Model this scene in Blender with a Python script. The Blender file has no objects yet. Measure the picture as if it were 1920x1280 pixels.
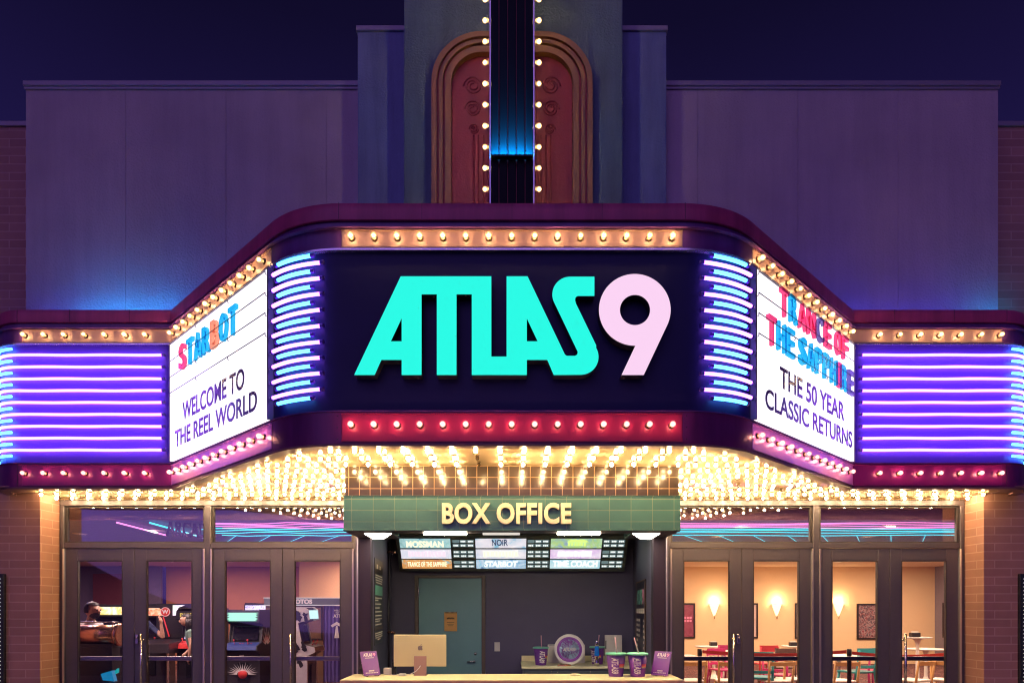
import bpy, bmesh, math, random
from math import radians as R, sin, cos, pi
from mathutils import Vector, Matrix
random.seed(7)
SC = bpy.context.scene
COL = SC.collection

# ------------------------------------------------------------------ camera
cam = bpy.data.cameras.new("camera"); camo = bpy.data.objects.new("camera", cam)
COL.objects.link(camo); SC.camera = camo
camo.location = (0, 0, 1.6); camo.rotation_euler = (R(90), 0, 0)
cam.sensor_width = 36; cam.lens = 24.0; cam.shift_y = 0.2604
cam.clip_start = 0.05; cam.clip_end = 600

# ------------------------------------------------------------------ night sky
W = bpy.data.worlds.new("World"); SC.world = W; W.use_nodes = True
nt = W.node_tree; nt.nodes.clear()
tc = nt.nodes.new("ShaderNodeTexCoord"); sx = nt.nodes.new("ShaderNodeSeparateXYZ")
rp = nt.nodes.new("ShaderNodeValToRGB"); bg = nt.nodes.new("ShaderNodeBackground"); wo = nt.nodes.new("ShaderNodeOutputWorld")
nt.links.new(tc.outputs["Generated"], sx.inputs[0]); nt.links.new(sx.outputs["Z"], rp.inputs[0])
nt.links.new(rp.outputs[0], bg.inputs[0]); nt.links.new(bg.outputs[0], wo.inputs[0])
el = rp.color_ramp.elements
el[0].position = 0.0; el[0].color = (0.030, 0.014, 0.085, 1)
el[1].position = 0.8; el[1].color = (0.003, 0.002, 0.012, 1)
e = el.new(0.5); e.color = (0.0105, 0.0068, 0.050, 1)
e = el.new(0.64); e.color = (0.0050, 0.0034, 0.022, 1)
sn = nt.nodes.new("ShaderNodeTexNoise"); sn.inputs["Scale"].default_value = 2.2; sn.inputs["Detail"].default_value = 5
smx = nt.nodes.new("ShaderNodeMapRange"); smx.inputs["To Min"].default_value = 0.75; smx.inputs["To Max"].default_value = 1.3
nt.links.new(tc.outputs["Generated"], sn.inputs["Vector"]); nt.links.new(sn.outputs[0], smx.inputs["Value"]); nt.links.new(smx.outputs["Result"], bg.inputs[1])

# faint violet light over the car park behind the viewer
sun = bpy.data.lights.new("night_light", "SUN"); suno = bpy.data.objects.new("night_light", sun); COL.objects.link(suno)
sun.energy = 0.66; sun.color = (0.44, 0.24, 1.0); sun.angle = R(60)
suno.rotation_euler = (R(62), 0, R(-14))

SC.view_settings.view_transform = 'Standard'; SC.view_settings.look = 'None'
SC.view_settings.exposure = 0; SC.view_settings.gamma = 1
SC.cycles.use_denoising = True; SC.cycles.filter_width = 1.15
SC.cycles.max_bounces = 8; SC.cycles.transparent_max_bounces = 16
SC.cycles.caustics_reflective = False; SC.cycles.caustics_refractive = False

# ------------------------------------------------------------------ materials
MATS = {}
def nodes(name):
    m = bpy.data.materials.new(name); m.use_nodes = True
    t = m.node_tree; b = t.nodes["Principled BSDF"]; MATS[name] = m
    return m, t, b
def paint(name, col, rough=0.5, metal=0.0, var=0.12, scale=6, bump=0.0, bscale=60, coat=0.0, stretch=None, streak=0.0, spec=None):
    """plain surface with slight mottling, and optional bump"""
    m, t, b = nodes(name)
    co = t.nodes.new("ShaderNodeTexCoord"); mp = t.nodes.new("ShaderNodeMapping")
    t.links.new(co.outputs["Object"], mp.inputs[0])
    if stretch: mp.inputs["Scale"].default_value = stretch
    n = t.nodes.new("ShaderNodeTexNoise"); n.inputs["Scale"].default_value = scale; n.inputs["Detail"].default_value = 6
    t.links.new(mp.outputs[0], n.inputs["Vector"])
    mx = t.nodes.new("ShaderNodeMix"); mx.data_type = 'RGBA'
    mx.inputs["A"].default_value = (*[c * (1 - var) for c in col], 1)
    mx.inputs["B"].default_value = (*[min(1, c * (1 + var)) for c in col], 1)
    t.links.new(n.outputs[0], mx.inputs["Factor"]); t.links.new(mx.outputs["Result"], b.inputs["Base Color"])
    b.inputs["Roughness"].default_value = rough; b.inputs["Metallic"].default_value = metal
    if coat: b.inputs["Coat Weight"].default_value = coat
    if spec is not None: b.inputs["Specular IOR Level"].default_value = spec
    if streak:                                                   # weather streaks and stains running down the surface
        ms = t.nodes.new("ShaderNodeMapping"); ms.inputs["Scale"].default_value = (1, 1, 0.09); t.links.new(co.outputs["Object"], ms.inputs[0])
        ns = t.nodes.new("ShaderNodeTexNoise"); ns.inputs["Scale"].default_value = 5.5; ns.inputs["Detail"].default_value = 9; ns.inputs["Roughness"].default_value = 0.65
        t.links.new(ms.outputs[0], ns.inputs["Vector"])
        rs = t.nodes.new("ShaderNodeValToRGB"); rs.color_ramp.elements[0].position = 0.36; rs.color_ramp.elements[0].color = (*[1 - streak] * 3, 1)
        rs.color_ramp.elements[1].position = 0.62; rs.color_ramp.elements[1].color = (1, 1, 1, 1)
        mm = t.nodes.new("ShaderNodeMix"); mm.data_type = 'RGBA'; mm.blend_type = 'MULTIPLY'; mm.inputs["Factor"].default_value = 1
        t.links.new(ns.outputs[0], rs.inputs[0]); t.links.new(mx.outputs["Result"], mm.inputs["A"]); t.links.new(rs.outputs[0], mm.inputs["B"])
        t.links.new(mm.outputs["Result"], b.inputs["Base Color"])
    if bump:
        n2 = t.nodes.new("ShaderNodeTexNoise"); n2.inputs["Scale"].default_value = bscale; n2.inputs["Detail"].default_value = 5
        t.links.new(mp.outputs[0], n2.inputs["Vector"])
        bp = t.nodes.new("ShaderNodeBump"); bp.inputs["Strength"].default_value = bump; bp.inputs["Distance"].default_value = 0.02
        t.links.new(n2.outputs[0], bp.inputs["Height"]); t.links.new(bp.outputs[0], b.inputs["Normal"])
    return m
def glow(name, col, strength, base=(0.06, 0.06, 0.06)):
    m, t, b = nodes(name)
    b.inputs["Base Color"].default_value = (*base, 1)
    b.inputs["Emission Color"].default_value = (*col, 1); b.inputs["Emission Strength"].default_value = strength
    b.inputs["Roughness"].default_value = 0.4
    return m
def bricks(name, c1, c2, mortar, bw, bh, ms, rough=0.75, offset=0.5, bump=0.5, spec=0.5, wob=0.0, smooth=0.1):
    m, t, b = nodes(name)
    co = t.nodes.new("ShaderNodeTexCoord"); s = t.nodes.new("ShaderNodeSeparateXYZ"); t.links.new(co.outputs["Object"], s.inputs[0])
    ad = t.nodes.new("ShaderNodeMath"); t.links.new(s.outputs["X"], ad.inputs[0]); t.links.new(s.outputs["Y"], ad.inputs[1])
    cb = t.nodes.new("ShaderNodeCombineXYZ"); t.links.new(ad.outputs[0], cb.inputs["X"]); t.links.new(s.outputs["Z"], cb.inputs["Y"])
    br = t.nodes.new("ShaderNodeTexBrick"); br.offset = offset; br.squash = 1
    t.links.new(cb.outputs[0], br.inputs["Vector"])
    br.inputs["Color1"].default_value = (*c1, 1); br.inputs["Color2"].default_value = (*c2, 1); br.inputs["Mortar"].default_value = (*mortar, 1)
    br.inputs["Scale"].default_value = 1; br.inputs["Brick Width"].default_value = bw; br.inputs["Row Height"].default_value = bh
    br.inputs["Mortar Size"].default_value = ms; br.inputs["Mortar Smooth"].default_value = smooth
    n = t.nodes.new("ShaderNodeTexNoise"); n.inputs["Scale"].default_value = 3.5; n.inputs["Detail"].default_value = 8
    t.links.new(co.outputs["Object"], n.inputs["Vector"])
    mx = t.nodes.new("ShaderNodeMix"); mx.data_type = 'RGBA'; mx.blend_type = 'MULTIPLY'; mx.inputs["Factor"].default_value = 0.35
    t.links.new(br.outputs["Color"], mx.inputs["A"]); t.links.new(n.outputs[0], mx.inputs["B"])
    t.links.new(mx.outputs["Result"], b.inputs["Base Color"])
    b.inputs["Roughness"].default_value = rough
    n2 = t.nodes.new("ShaderNodeTexNoise"); n2.inputs["Scale"].default_value = 3 if wob else 70
    t.links.new(co.outputs["Object"], n2.inputs["Vector"])
    mh = t.nodes.new("ShaderNodeMath"); mh.operation = 'MULTIPLY'; mh.inputs[1].default_value = wob if wob else 0.25
    t.links.new(n2.outputs[0], mh.inputs[0])
    sb = t.nodes.new("ShaderNodeMath"); sb.operation = 'SUBTRACT'; t.links.new(mh.outputs[0], sb.inputs[0]); t.links.new(br.outputs["Fac"], sb.inputs[1])
    bp = t.nodes.new("ShaderNodeBump"); bp.inputs["Strength"].default_value = bump; bp.inputs["Distance"].default_value = 0.006
    t.links.new(sb.outputs[0], bp.inputs["Height"]); t.links.new(bp.outputs[0], b.inputs["Normal"])
    return m
def glass(name, tint=(0.93, 0.93, 0.95), ior=1.5, boost=1.0):
    m = bpy.data.materials.new(name); m.use_nodes = True; t = m.node_tree; t.nodes.clear()
    o = t.nodes.new("ShaderNodeOutputMaterial"); mx = t.nodes.new("ShaderNodeMixShader")
    tr = t.nodes.new("ShaderNodeBsdfTransparent"); tr.inputs[0].default_value = (*tint, 1)
    gl = t.nodes.new("ShaderNodeBsdfGlossy"); gl.inputs["Roughness"].default_value = 0.015
    fr = t.nodes.new("ShaderNodeFresnel"); fr.inputs["IOR"].default_value = ior
    ml = t.nodes.new("ShaderNodeMath"); ml.operation = 'MULTIPLY'; ml.inputs[1].default_value = boost
    t.links.new(fr.outputs[0], ml.inputs[0]); t.links.new(ml.outputs[0], mx.inputs[0])
    t.links.new(tr.outputs[0], mx.inputs[1]); t.links.new(gl.outputs[0], mx.inputs[2]); t.links.new(mx.outputs[0], o.inputs[0])
    MATS[name] = m
    return m
def clear_plastic(name, col, em=0.0):
    m = bpy.data.materials.new(name); m.use_nodes = True; t = m.node_tree; t.nodes.clear()
    o = t.nodes.new("ShaderNodeOutputMaterial"); mx = t.nodes.new("ShaderNodeMixShader"); mx.inputs[0].default_value = 0.78
    tl = t.nodes.new("ShaderNodeBsdfTransparent"); tl.inputs[0].default_value = (*col, 1)
    pr = t.nodes.new("ShaderNodeBsdfPrincipled"); pr.inputs["Base Color"].default_value = (*col, 1); pr.inputs["Roughness"].default_value = 0.18
    n = t.nodes.new("ShaderNodeTexNoise"); n.inputs["Scale"].default_value = 30
    bp = t.nodes.new("ShaderNodeBump"); bp.inputs["Strength"].default_value = 0.1; t.links.new(n.outputs[0], bp.inputs["Height"]); t.links.new(bp.outputs[0], pr.inputs["Normal"])
    t.links.new(pr.outputs[0], mx.inputs[1]); t.links.new(tl.outputs[0], mx.inputs[2]); t.links.new(mx.outputs[0], o.inputs[0])
    MATS[name] = m
    return m
def carpet(name, a, b_, c, scale):
    m, t, b = nodes(name)
    co = t.nodes.new("ShaderNodeTexCoord")
    v = t.nodes.new("ShaderNodeTexVoronoi"); v.inputs["Scale"].default_value = scale; t.links.new(co.outputs["Object"], v.inputs["Vector"])
    n = t.nodes.new("ShaderNodeTexNoise"); n.inputs["Scale"].default_value = scale * 1.6; n.inputs["Distortion"].default_value = 2.5; t.links.new(co.outputs["Object"], n.inputs["Vector"])
    r = t.nodes.new("ShaderNodeValToRGB"); r.color_ramp.interpolation = 'CONSTANT'
    r.color_ramp.elements[0].color = (*a, 1); r.color_ramp.elements[1].position = 0.5; r.color_ramp.elements[1].color = (*b_, 1)
    q = r.color_ramp.elements.new(0.62); q.color = (*c, 1); q = r.color_ramp.elements.new(0.44); q.color = (*[x * 0.5 for x in b_], 1)
    t.links.new(n.outputs[0], r.inputs[0]); t.links.new(r.outputs[0], b.inputs["Base Color"]); b.inputs["Roughness"].default_value = 0.95
    return m
def artwork(name, cols, scale=9, em=0.0, dist=1.5, rough=0.35):
    m, t, b = nodes(name)
    co = t.nodes.new("ShaderNodeTexCoord")
    n = t.nodes.new("ShaderNodeTexNoise"); n.inputs["Scale"].default_value = scale; n.inputs["Distortion"].default_value = dist; n.inputs["Detail"].default_value = 4
    t.links.new(co.outputs["Object"], n.inputs["Vector"])
    r = t.nodes.new("ShaderNodeValToRGB"); k = len(cols)
    r.color_ramp.elements[0].position = 0.32; r.color_ramp.elements[0].color = (*cols[0], 1)
    r.color_ramp.elements[1].position = 0.68; r.color_ramp.elements[1].color = (*cols[-1], 1)
    for i in range(1, k - 1):
        q = r.color_ramp.elements.new(0.32 + 0.36 * i / (k - 1)); q.color = (*cols[i], 1)
    t.links.new(n.outputs[0], r.inputs[0]); t.links.new(r.outputs[0], b.inputs["Base Color"]); b.inputs["Roughness"].default_value = rough
    if em: t.links.new(r.outputs[0], b.inputs["Emission Color"]); b.inputs["Emission Strength"].default_value = em
    return m

M = dict(
    stucco=paint("stucco", (0.45, 0.37, 0.38), 0.9, var=0.2, scale=1.3, bump=0.5, bscale=42, streak=0.10),
    tower=paint("blue_stucco", (0.125, 0.20, 0.235), 0.85, var=0.16, scale=3, bump=0.6, bscale=40, streak=0.25),
    tower_side=paint("slate_stucco", (0.19, 0.25, 0.38), 0.85, var=0.14, scale=3, bump=0.6, bscale=40, streak=0.25),
    coping=paint("coping_metal", (0.26, 0.23, 0.26), 0.5, 0.3),
    brick=bricks("painted_brick", (0.48, 0.245, 0.18), (0.40, 0.20, 0.15), (0.58, 0.35, 0.27), 0.41, 0.105, 0.006, 0.7),
    gold=paint("gold_paint", (0.28, 0.13, 0.035), 0.45, var=0.2, scale=8),
    redpaint=paint("red_paint", (0.30, 0.025, 0.035), 0.5, var=0.15),
    maroon=paint("maroon_plaster", (0.25, 0.02, 0.045), 0.55, var=0.18, scale=5, bump=0.15, bscale=50),
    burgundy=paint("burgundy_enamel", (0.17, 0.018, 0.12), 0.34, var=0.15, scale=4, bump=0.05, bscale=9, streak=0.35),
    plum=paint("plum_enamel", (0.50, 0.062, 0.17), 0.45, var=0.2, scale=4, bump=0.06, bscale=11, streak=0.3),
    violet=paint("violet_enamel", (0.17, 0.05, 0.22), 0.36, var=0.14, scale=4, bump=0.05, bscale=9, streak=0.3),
    navy=paint("navy_enamel", (0.008, 0.011, 0.068), 0.5, var=0.2, scale=3, spec=0.3),
    back=paint("neon_backing", (0.135, 0.08, 0.47), 0.4, var=0.06, scale=3),
    amber=paint("amber_enamel", (0.42, 0.25, 0.20), 0.42, var=0.08, scale=9),
    trim=paint("bright_trim", (0.72, 0.68, 0.78), 0.22, 0.8, var=0.05),
    soffit=paint("cream_soffit", (0.80, 0.60, 0.36), 0.07, var=0.1, scale=5, bump=0.012, bscale=9, coat=0.6),
    lip=paint("brown_lip", (0.24, 0.12, 0.12), 0.4),
    roof=paint("roof_felt", (0.06, 0.06, 0.07), 0.9),
    black=paint("black_enamel", (0.012, 0.012, 0.016), 0.28, var=0.3, spec=0.2),
    tile_dark=bricks("dark_glazed_tile", (0.060, 0.040, 0.032), (0.046, 0.034, 0.03), (0.40, 0.25, 0.13), 0.107, 0.112, 0.0028, 0.13, 0.0, 0.35, wob=0.6),
    tile_green=bricks("green_glazed_tile", (0.070, 0.185, 0.18), (0.062, 0.165, 0.162), (0.22, 0.28, 0.20), 0.214, 0.112, 0.0022, 0.2, 0.0, 0.3),
    cream=paint("cream_letter", (0.92, 0.82, 0.58), 0.4, var=0.04),
    frame=paint("bronze_aluminium", (0.088, 0.080, 0.105), 0.36, 0.35, var=0.08, scale=20),
    frame_dark=paint("dark_gasket", (0.03, 0.025, 0.03), 0.5),
    alu=paint("satin_aluminium", (0.62, 0.55, 0.52), 0.3, 0.85, var=0.05),
    steel=paint("brushed_steel", (0.6, 0.56, 0.52), 0.25, 1.0, var=0.08, scale=30),
    chrome=paint("chrome", (0.75, 0.73, 0.72), 0.12, 1.0, var=0.03),
    copper=paint("copper", (0.72, 0.36, 0.20), 0.27, 1.0, var=0.2, scale=9, bump=0.05, bscale=30),
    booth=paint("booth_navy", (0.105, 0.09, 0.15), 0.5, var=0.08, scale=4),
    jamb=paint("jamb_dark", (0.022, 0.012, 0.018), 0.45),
    teal_door=paint("teal_door", (0.19, 0.37, 0.38), 0.42, var=0.06),
    brown_frame=paint("brown_frame", (0.15, 0.105, 0.075), 0.45),
    counter=paint("cream_laminate", (0.88, 0.78, 0.42), 0.3, var=0.07, scale=22),
    counter_edge=paint("tan_edge", (0.66, 0.36, 0.18), 0.45),
    cabinet=paint("grey_green_cabinet", (0.11, 0.13, 0.115), 0.45),
    champagne=paint("champagne_metal", (0.86, 0.74, 0.33), 0.4, 0.15, var=0.03),
    rose=paint("rose_metal", (0.48, 0.29, 0.20), 0.4, 0.3, var=0.03),
    logo=paint("logo_grey", (0.30, 0.25, 0.17), 0.3, 0.4),
    white=paint("white_plastic", (0.78, 0.72, 0.62), 0.35, var=0.03),
    purple=paint("purple_print", (0.16, 0.035, 0.27), 0.35, var=0.1),
    cup=paint("purple_cup", (0.15, 0.035, 0.24), 0.35, var=0.12, scale=14),
    mint=paint("mint_lid", (0.20, 0.60, 0.42), 0.3),
    pinkp=paint("pink_ink", (0.85, 0.30, 0.50), 0.4, var=0.04),
    orange=paint("orange_ink", (0.80, 0.22, 0.10), 0.4, var=0.04),
    redink=paint("red_ink", (0.72, 0.06, 0.08), 0.4, var=0.04),
    olive=paint("olive_ink", (0.42, 0.40, 0.16), 0.4, var=0.04),
    straw=paint("pink_straw", (0.80, 0.45, 0.45), 0.35),
    skyblue=paint("sky_blue_print", (0.58, 0.80, 0.92), 0.4, var=0.10, scale=25),
    bluegel=paint("blue_liquid", (0.01, 0.22, 0.75), 0.15),
    notepad=paint("amber_paper", (0.80, 0.42, 0.12), 0.6, var=0.06),
    darkink=paint("dark_ink", (0.05, 0.035, 0.03), 0.6),
    sheen_ink=paint("neon_sheen_letter", (0.20, 0.15, 0.32), 0.16, var=0.25, scale=9),  # black letters, lavender tint stands in for reflected neon
    rail=paint("rail_metal", (0.22, 0.19, 0.24), 0.3, 0.6),
    cord=paint("black_cord", (0.02, 0.02, 0.02), 0.6),
    pavement=paint("concrete", (0.30, 0.28, 0.27), 0.85, var=0.2, scale=1.5, bump=0.4, bscale=30),
    asphalt=paint("asphalt", (0.05, 0.05, 0.052), 0.85, var=0.25, scale=3, bump=0.5, bscale=80),
    warm_wall=paint("warm_wall", (0.82, 0.60, 0.36), 0.7, var=0.05, scale=2),
    grey_wall=paint("grey_wall", (0.22, 0.19, 0.24), 0.7, var=0.06),
    blue_wall=paint("blue_wall", (0.15, 0.13, 0.26), 0.7, var=0.1),
    orange_wall=paint("orange_wall", (0.50, 0.22, 0.13), 0.7, var=0.08),
    ceil=paint("cream_ceiling", (0.72, 0.56, 0.40), 0.8, var=0.04),
    ceil_dark=paint("blue_ceiling", (0.22, 0.32, 0.50), 0.6, var=0.15),
    bulkhead=paint("mauve_bulkhead", (0.55, 0.32, 0.36), 0.7),
    wood=paint("oak", (0.52, 0.28, 0.10), 0.45, var=0.2, scale=9, stretch=(1, 1, 0.15)),
    table=paint("white_table", (0.80, 0.76, 0.72), 0.3, var=0.03),
    teal=paint("teal_chair", (0.03, 0.28, 0.30), 0.35), magenta=paint("magenta_chair", (0.50, 0.03, 0.16), 0.35),
    red=paint("red_chair", (0.62, 0.05, 0.07), 0.35), brownc=paint("brown_chair", (0.10, 0.05, 0.04), 0.4),
    belt=paint("red_belt", (0.78, 0.07, 0.05), 0.6), post=paint("black_post", (0.015, 0.012, 0.016), 0.4),
    skin=paint("skin", (0.56, 0.31, 0.22), 0.5, var=0.08, scale=14), hair=paint("dark_hair", (0.018, 0.012, 0.014), 0.55, var=0.4, scale=60, stretch=(1, 1, 0.1)),
    greyshirt=paint("pale_shirt", (0.55, 0.48, 0.50), 0.8), blueshirt=paint("blue_shirt", (0.05, 0.065, 0.16), 0.85),
    greenshirt=paint("green_shirt", (0.12, 0.19, 0.16), 0.85), trousers=paint("dark_trousers", (0.03, 0.025, 0.035), 0.85),
    shoe=paint("shoe", (0.02, 0.02, 0.02), 0.5), lip_red=paint("lips", (0.40, 0.10, 0.09), 0.45), eyewhite=paint("eye", (0.03, 0.02, 0.02), 0.2),
    cabblack=paint("cabinet_black", (0.025, 0.020, 0.028), 0.4, var=0.2), cabwhite=paint("cabinet_white", (0.70, 0.66, 0.66), 0.45),
    caborange=paint("cabinet_orange", (0.80, 0.36, 0.10), 0.5), cabblue=paint("cabinet_blue", (0.03, 0.05, 0.20), 0.4),
    cabred=paint("cabinet_red", (0.65, 0.05, 0.05), 0.4), screen_off=paint("dark_screen", (0.012, 0.010, 0.022), 0.08, var=0.2),
    curtain=paint("violet_curtain", (0.12, 0.08, 0.32), 0.7, var=0.3, scale=5, stretch=(6, 6, 0.3)),
    bronze_print=paint("brown_print", (0.20, 0.10, 0.055), 0.4, var=0.3, scale=6),
    band_sign=paint("sign_band", (0.14, 0.16, 0.17), 0.4),
    pictframe=paint("black_picture_frame", (0.02, 0.012, 0.012), 0.35),
    case_black=paint("case_black", (0.012, 0.014, 0.022), 0.25),
)
def frosted(name, col, em, fac):
    m = bpy.data.materials.new(name); m.use_nodes = True; t = m.node_tree; t.nodes.clear()
    o = t.nodes.new("ShaderNodeOutputMaterial"); mx = t.nodes.new("ShaderNodeMixShader"); mx.inputs[0].default_value = fac
    tr = t.nodes.new("ShaderNodeBsdfTransparent"); e_ = t.nodes.new("ShaderNodeEmission"); e_.inputs[0].default_value = (*col, 1); e_.inputs[1].default_value = em
    t.links.new(tr.outputs[0], mx.inputs[1]); t.links.new(e_.outputs[0], mx.inputs[2]); t.links.new(mx.outputs[0], o.inputs[0])
    MATS[name] = m
    return m
M['bulb'] = frosted("bulb_glow", (1.0, 0.62, 0.24), 1.9, 0.6)
M['filament'] = glow("filament_glow", (1.0, 0.62, 0.27), 300.0)
M['filament_hot'] = glow("hot_filament_glow", (1.0, 0.65, 0.31), 520.0)
M['bulb_soffit'] = glow("soffit_bulb_glow", (1.0, 0.66, 0.31), 270.0)
M['unlit'] = glass("clear_bulb_glass", (0.85, 0.75, 0.6), 1.5, 1.6)
M['socket'] = paint("brass_socket", (0.22, 0.14, 0.06), 0.35, 0.7)
M['neon_purple'] = glow("violet_neon", (0.37, 0.108, 1.0), 8.5)
M['neon_cyan'] = glow("cyan_neon", (0.06, 0.42, 1.0), 6.5)
M['neon_pink'] = glow("pink_neon", (1.0, 0.25, 0.62), 3.0)
M['neon_teal'] = glow("teal_neon", (0.06, 0.75, 0.82), 3.0)
def vary(m, lo, hi):
    t = m.node_tree; oi = t.nodes.new("ShaderNodeObjectInfo"); mr = t.nodes.new("ShaderNodeMapRange")
    t.links.new(oi.outputs["Random"], mr.inputs["Value"])
    n = t.nodes.get("Principled BSDF"); s = n.inputs["Emission Strength"] if n else [q for q in t.nodes if q.type == 'EMISSION'][0].inputs[1]
    mr.inputs["To Min"].default_value = s.default_value * lo; mr.inputs["To Max"].default_value = s.default_value * hi
    t.links.new(mr.outputs["Result"], s)
M['bulb_rose'] = frosted("rose_bulb_glow", (1.0, 0.42, 0.36), 2.1, 0.6)
M['filament_rose'] = glow("rose_filament_glow", (1.0, 0.34, 0.25), 330.0)
for k_ in ('bulb_rose', 'filament_rose', 'bulb', 'filament', 'filament_hot', 'bulb_soffit'): vary(M[k_], 0.62, 1.3)
M['board'] = glow("lit_board", (1.0, 0.97, 1.0), 1.25, (0.8, 0.8, 0.8))
M['sign_teal'] = glow("teal_sign_face", (0.012, 0.96, 0.76), 1.0, (0.03, 0.03, 0.03))
M['sign_pink'] = glow("pink_sign_face", (1.0, 0.68, 0.92), 0.96, (0.03, 0.03, 0.03))
M['led_blue'] = glow("blue_led", (0.05, 0.06, 1.0), 26)
M['led_blade'] = glow("blade_led", (0.0, 0.36, 1.0), 2400)
M['led_cyan'] = glow("cyan_led", (0.0, 0.38, 1.0), 85)
M['whitelight'] = glow("white_light", (1.0, 0.88, 0.60), 140.0)
M['cornerlight'] = glow("corner_lamp", (1.0, 0.86, 0.72), 24.0)
M['dimlight'] = glow("dim_light", (1.0, 0.92, 0.82), 0.8)
M['downlight'] = glow("downlight_glow", (1.0, 0.74, 0.46), 12)
M['sconce'] = glow("sconce_glow", (1.0, 0.70, 0.34), 3.6)
M['l_red'] = clear_plastic("red_letter", (0.97, 0.26, 0.48)); M['l_blue'] = clear_plastic("blue_letter", (0.12, 0.72, 0.95))
M['l_orange'] = clear_plastic("orange_letter", (0.98, 0.60, 0.45)); M['l_dark'] = clear_plastic("indigo_letter", (0.38, 0.34, 0.62))
M['transom_glass'] = glass("coated_glass", (0.86, 0.84, 0.90), 1.5, 3.2)
M['glass'] = glass("window_glass", (0.90, 0.88, 0.92), 1.5, 1.35)
M['carpet'] = carpet("patterned_carpet", (0.03, 0.02, 0.028), (0.15, 0.035, 0.035), (0.30, 0.22, 0.17), 5.5)

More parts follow.
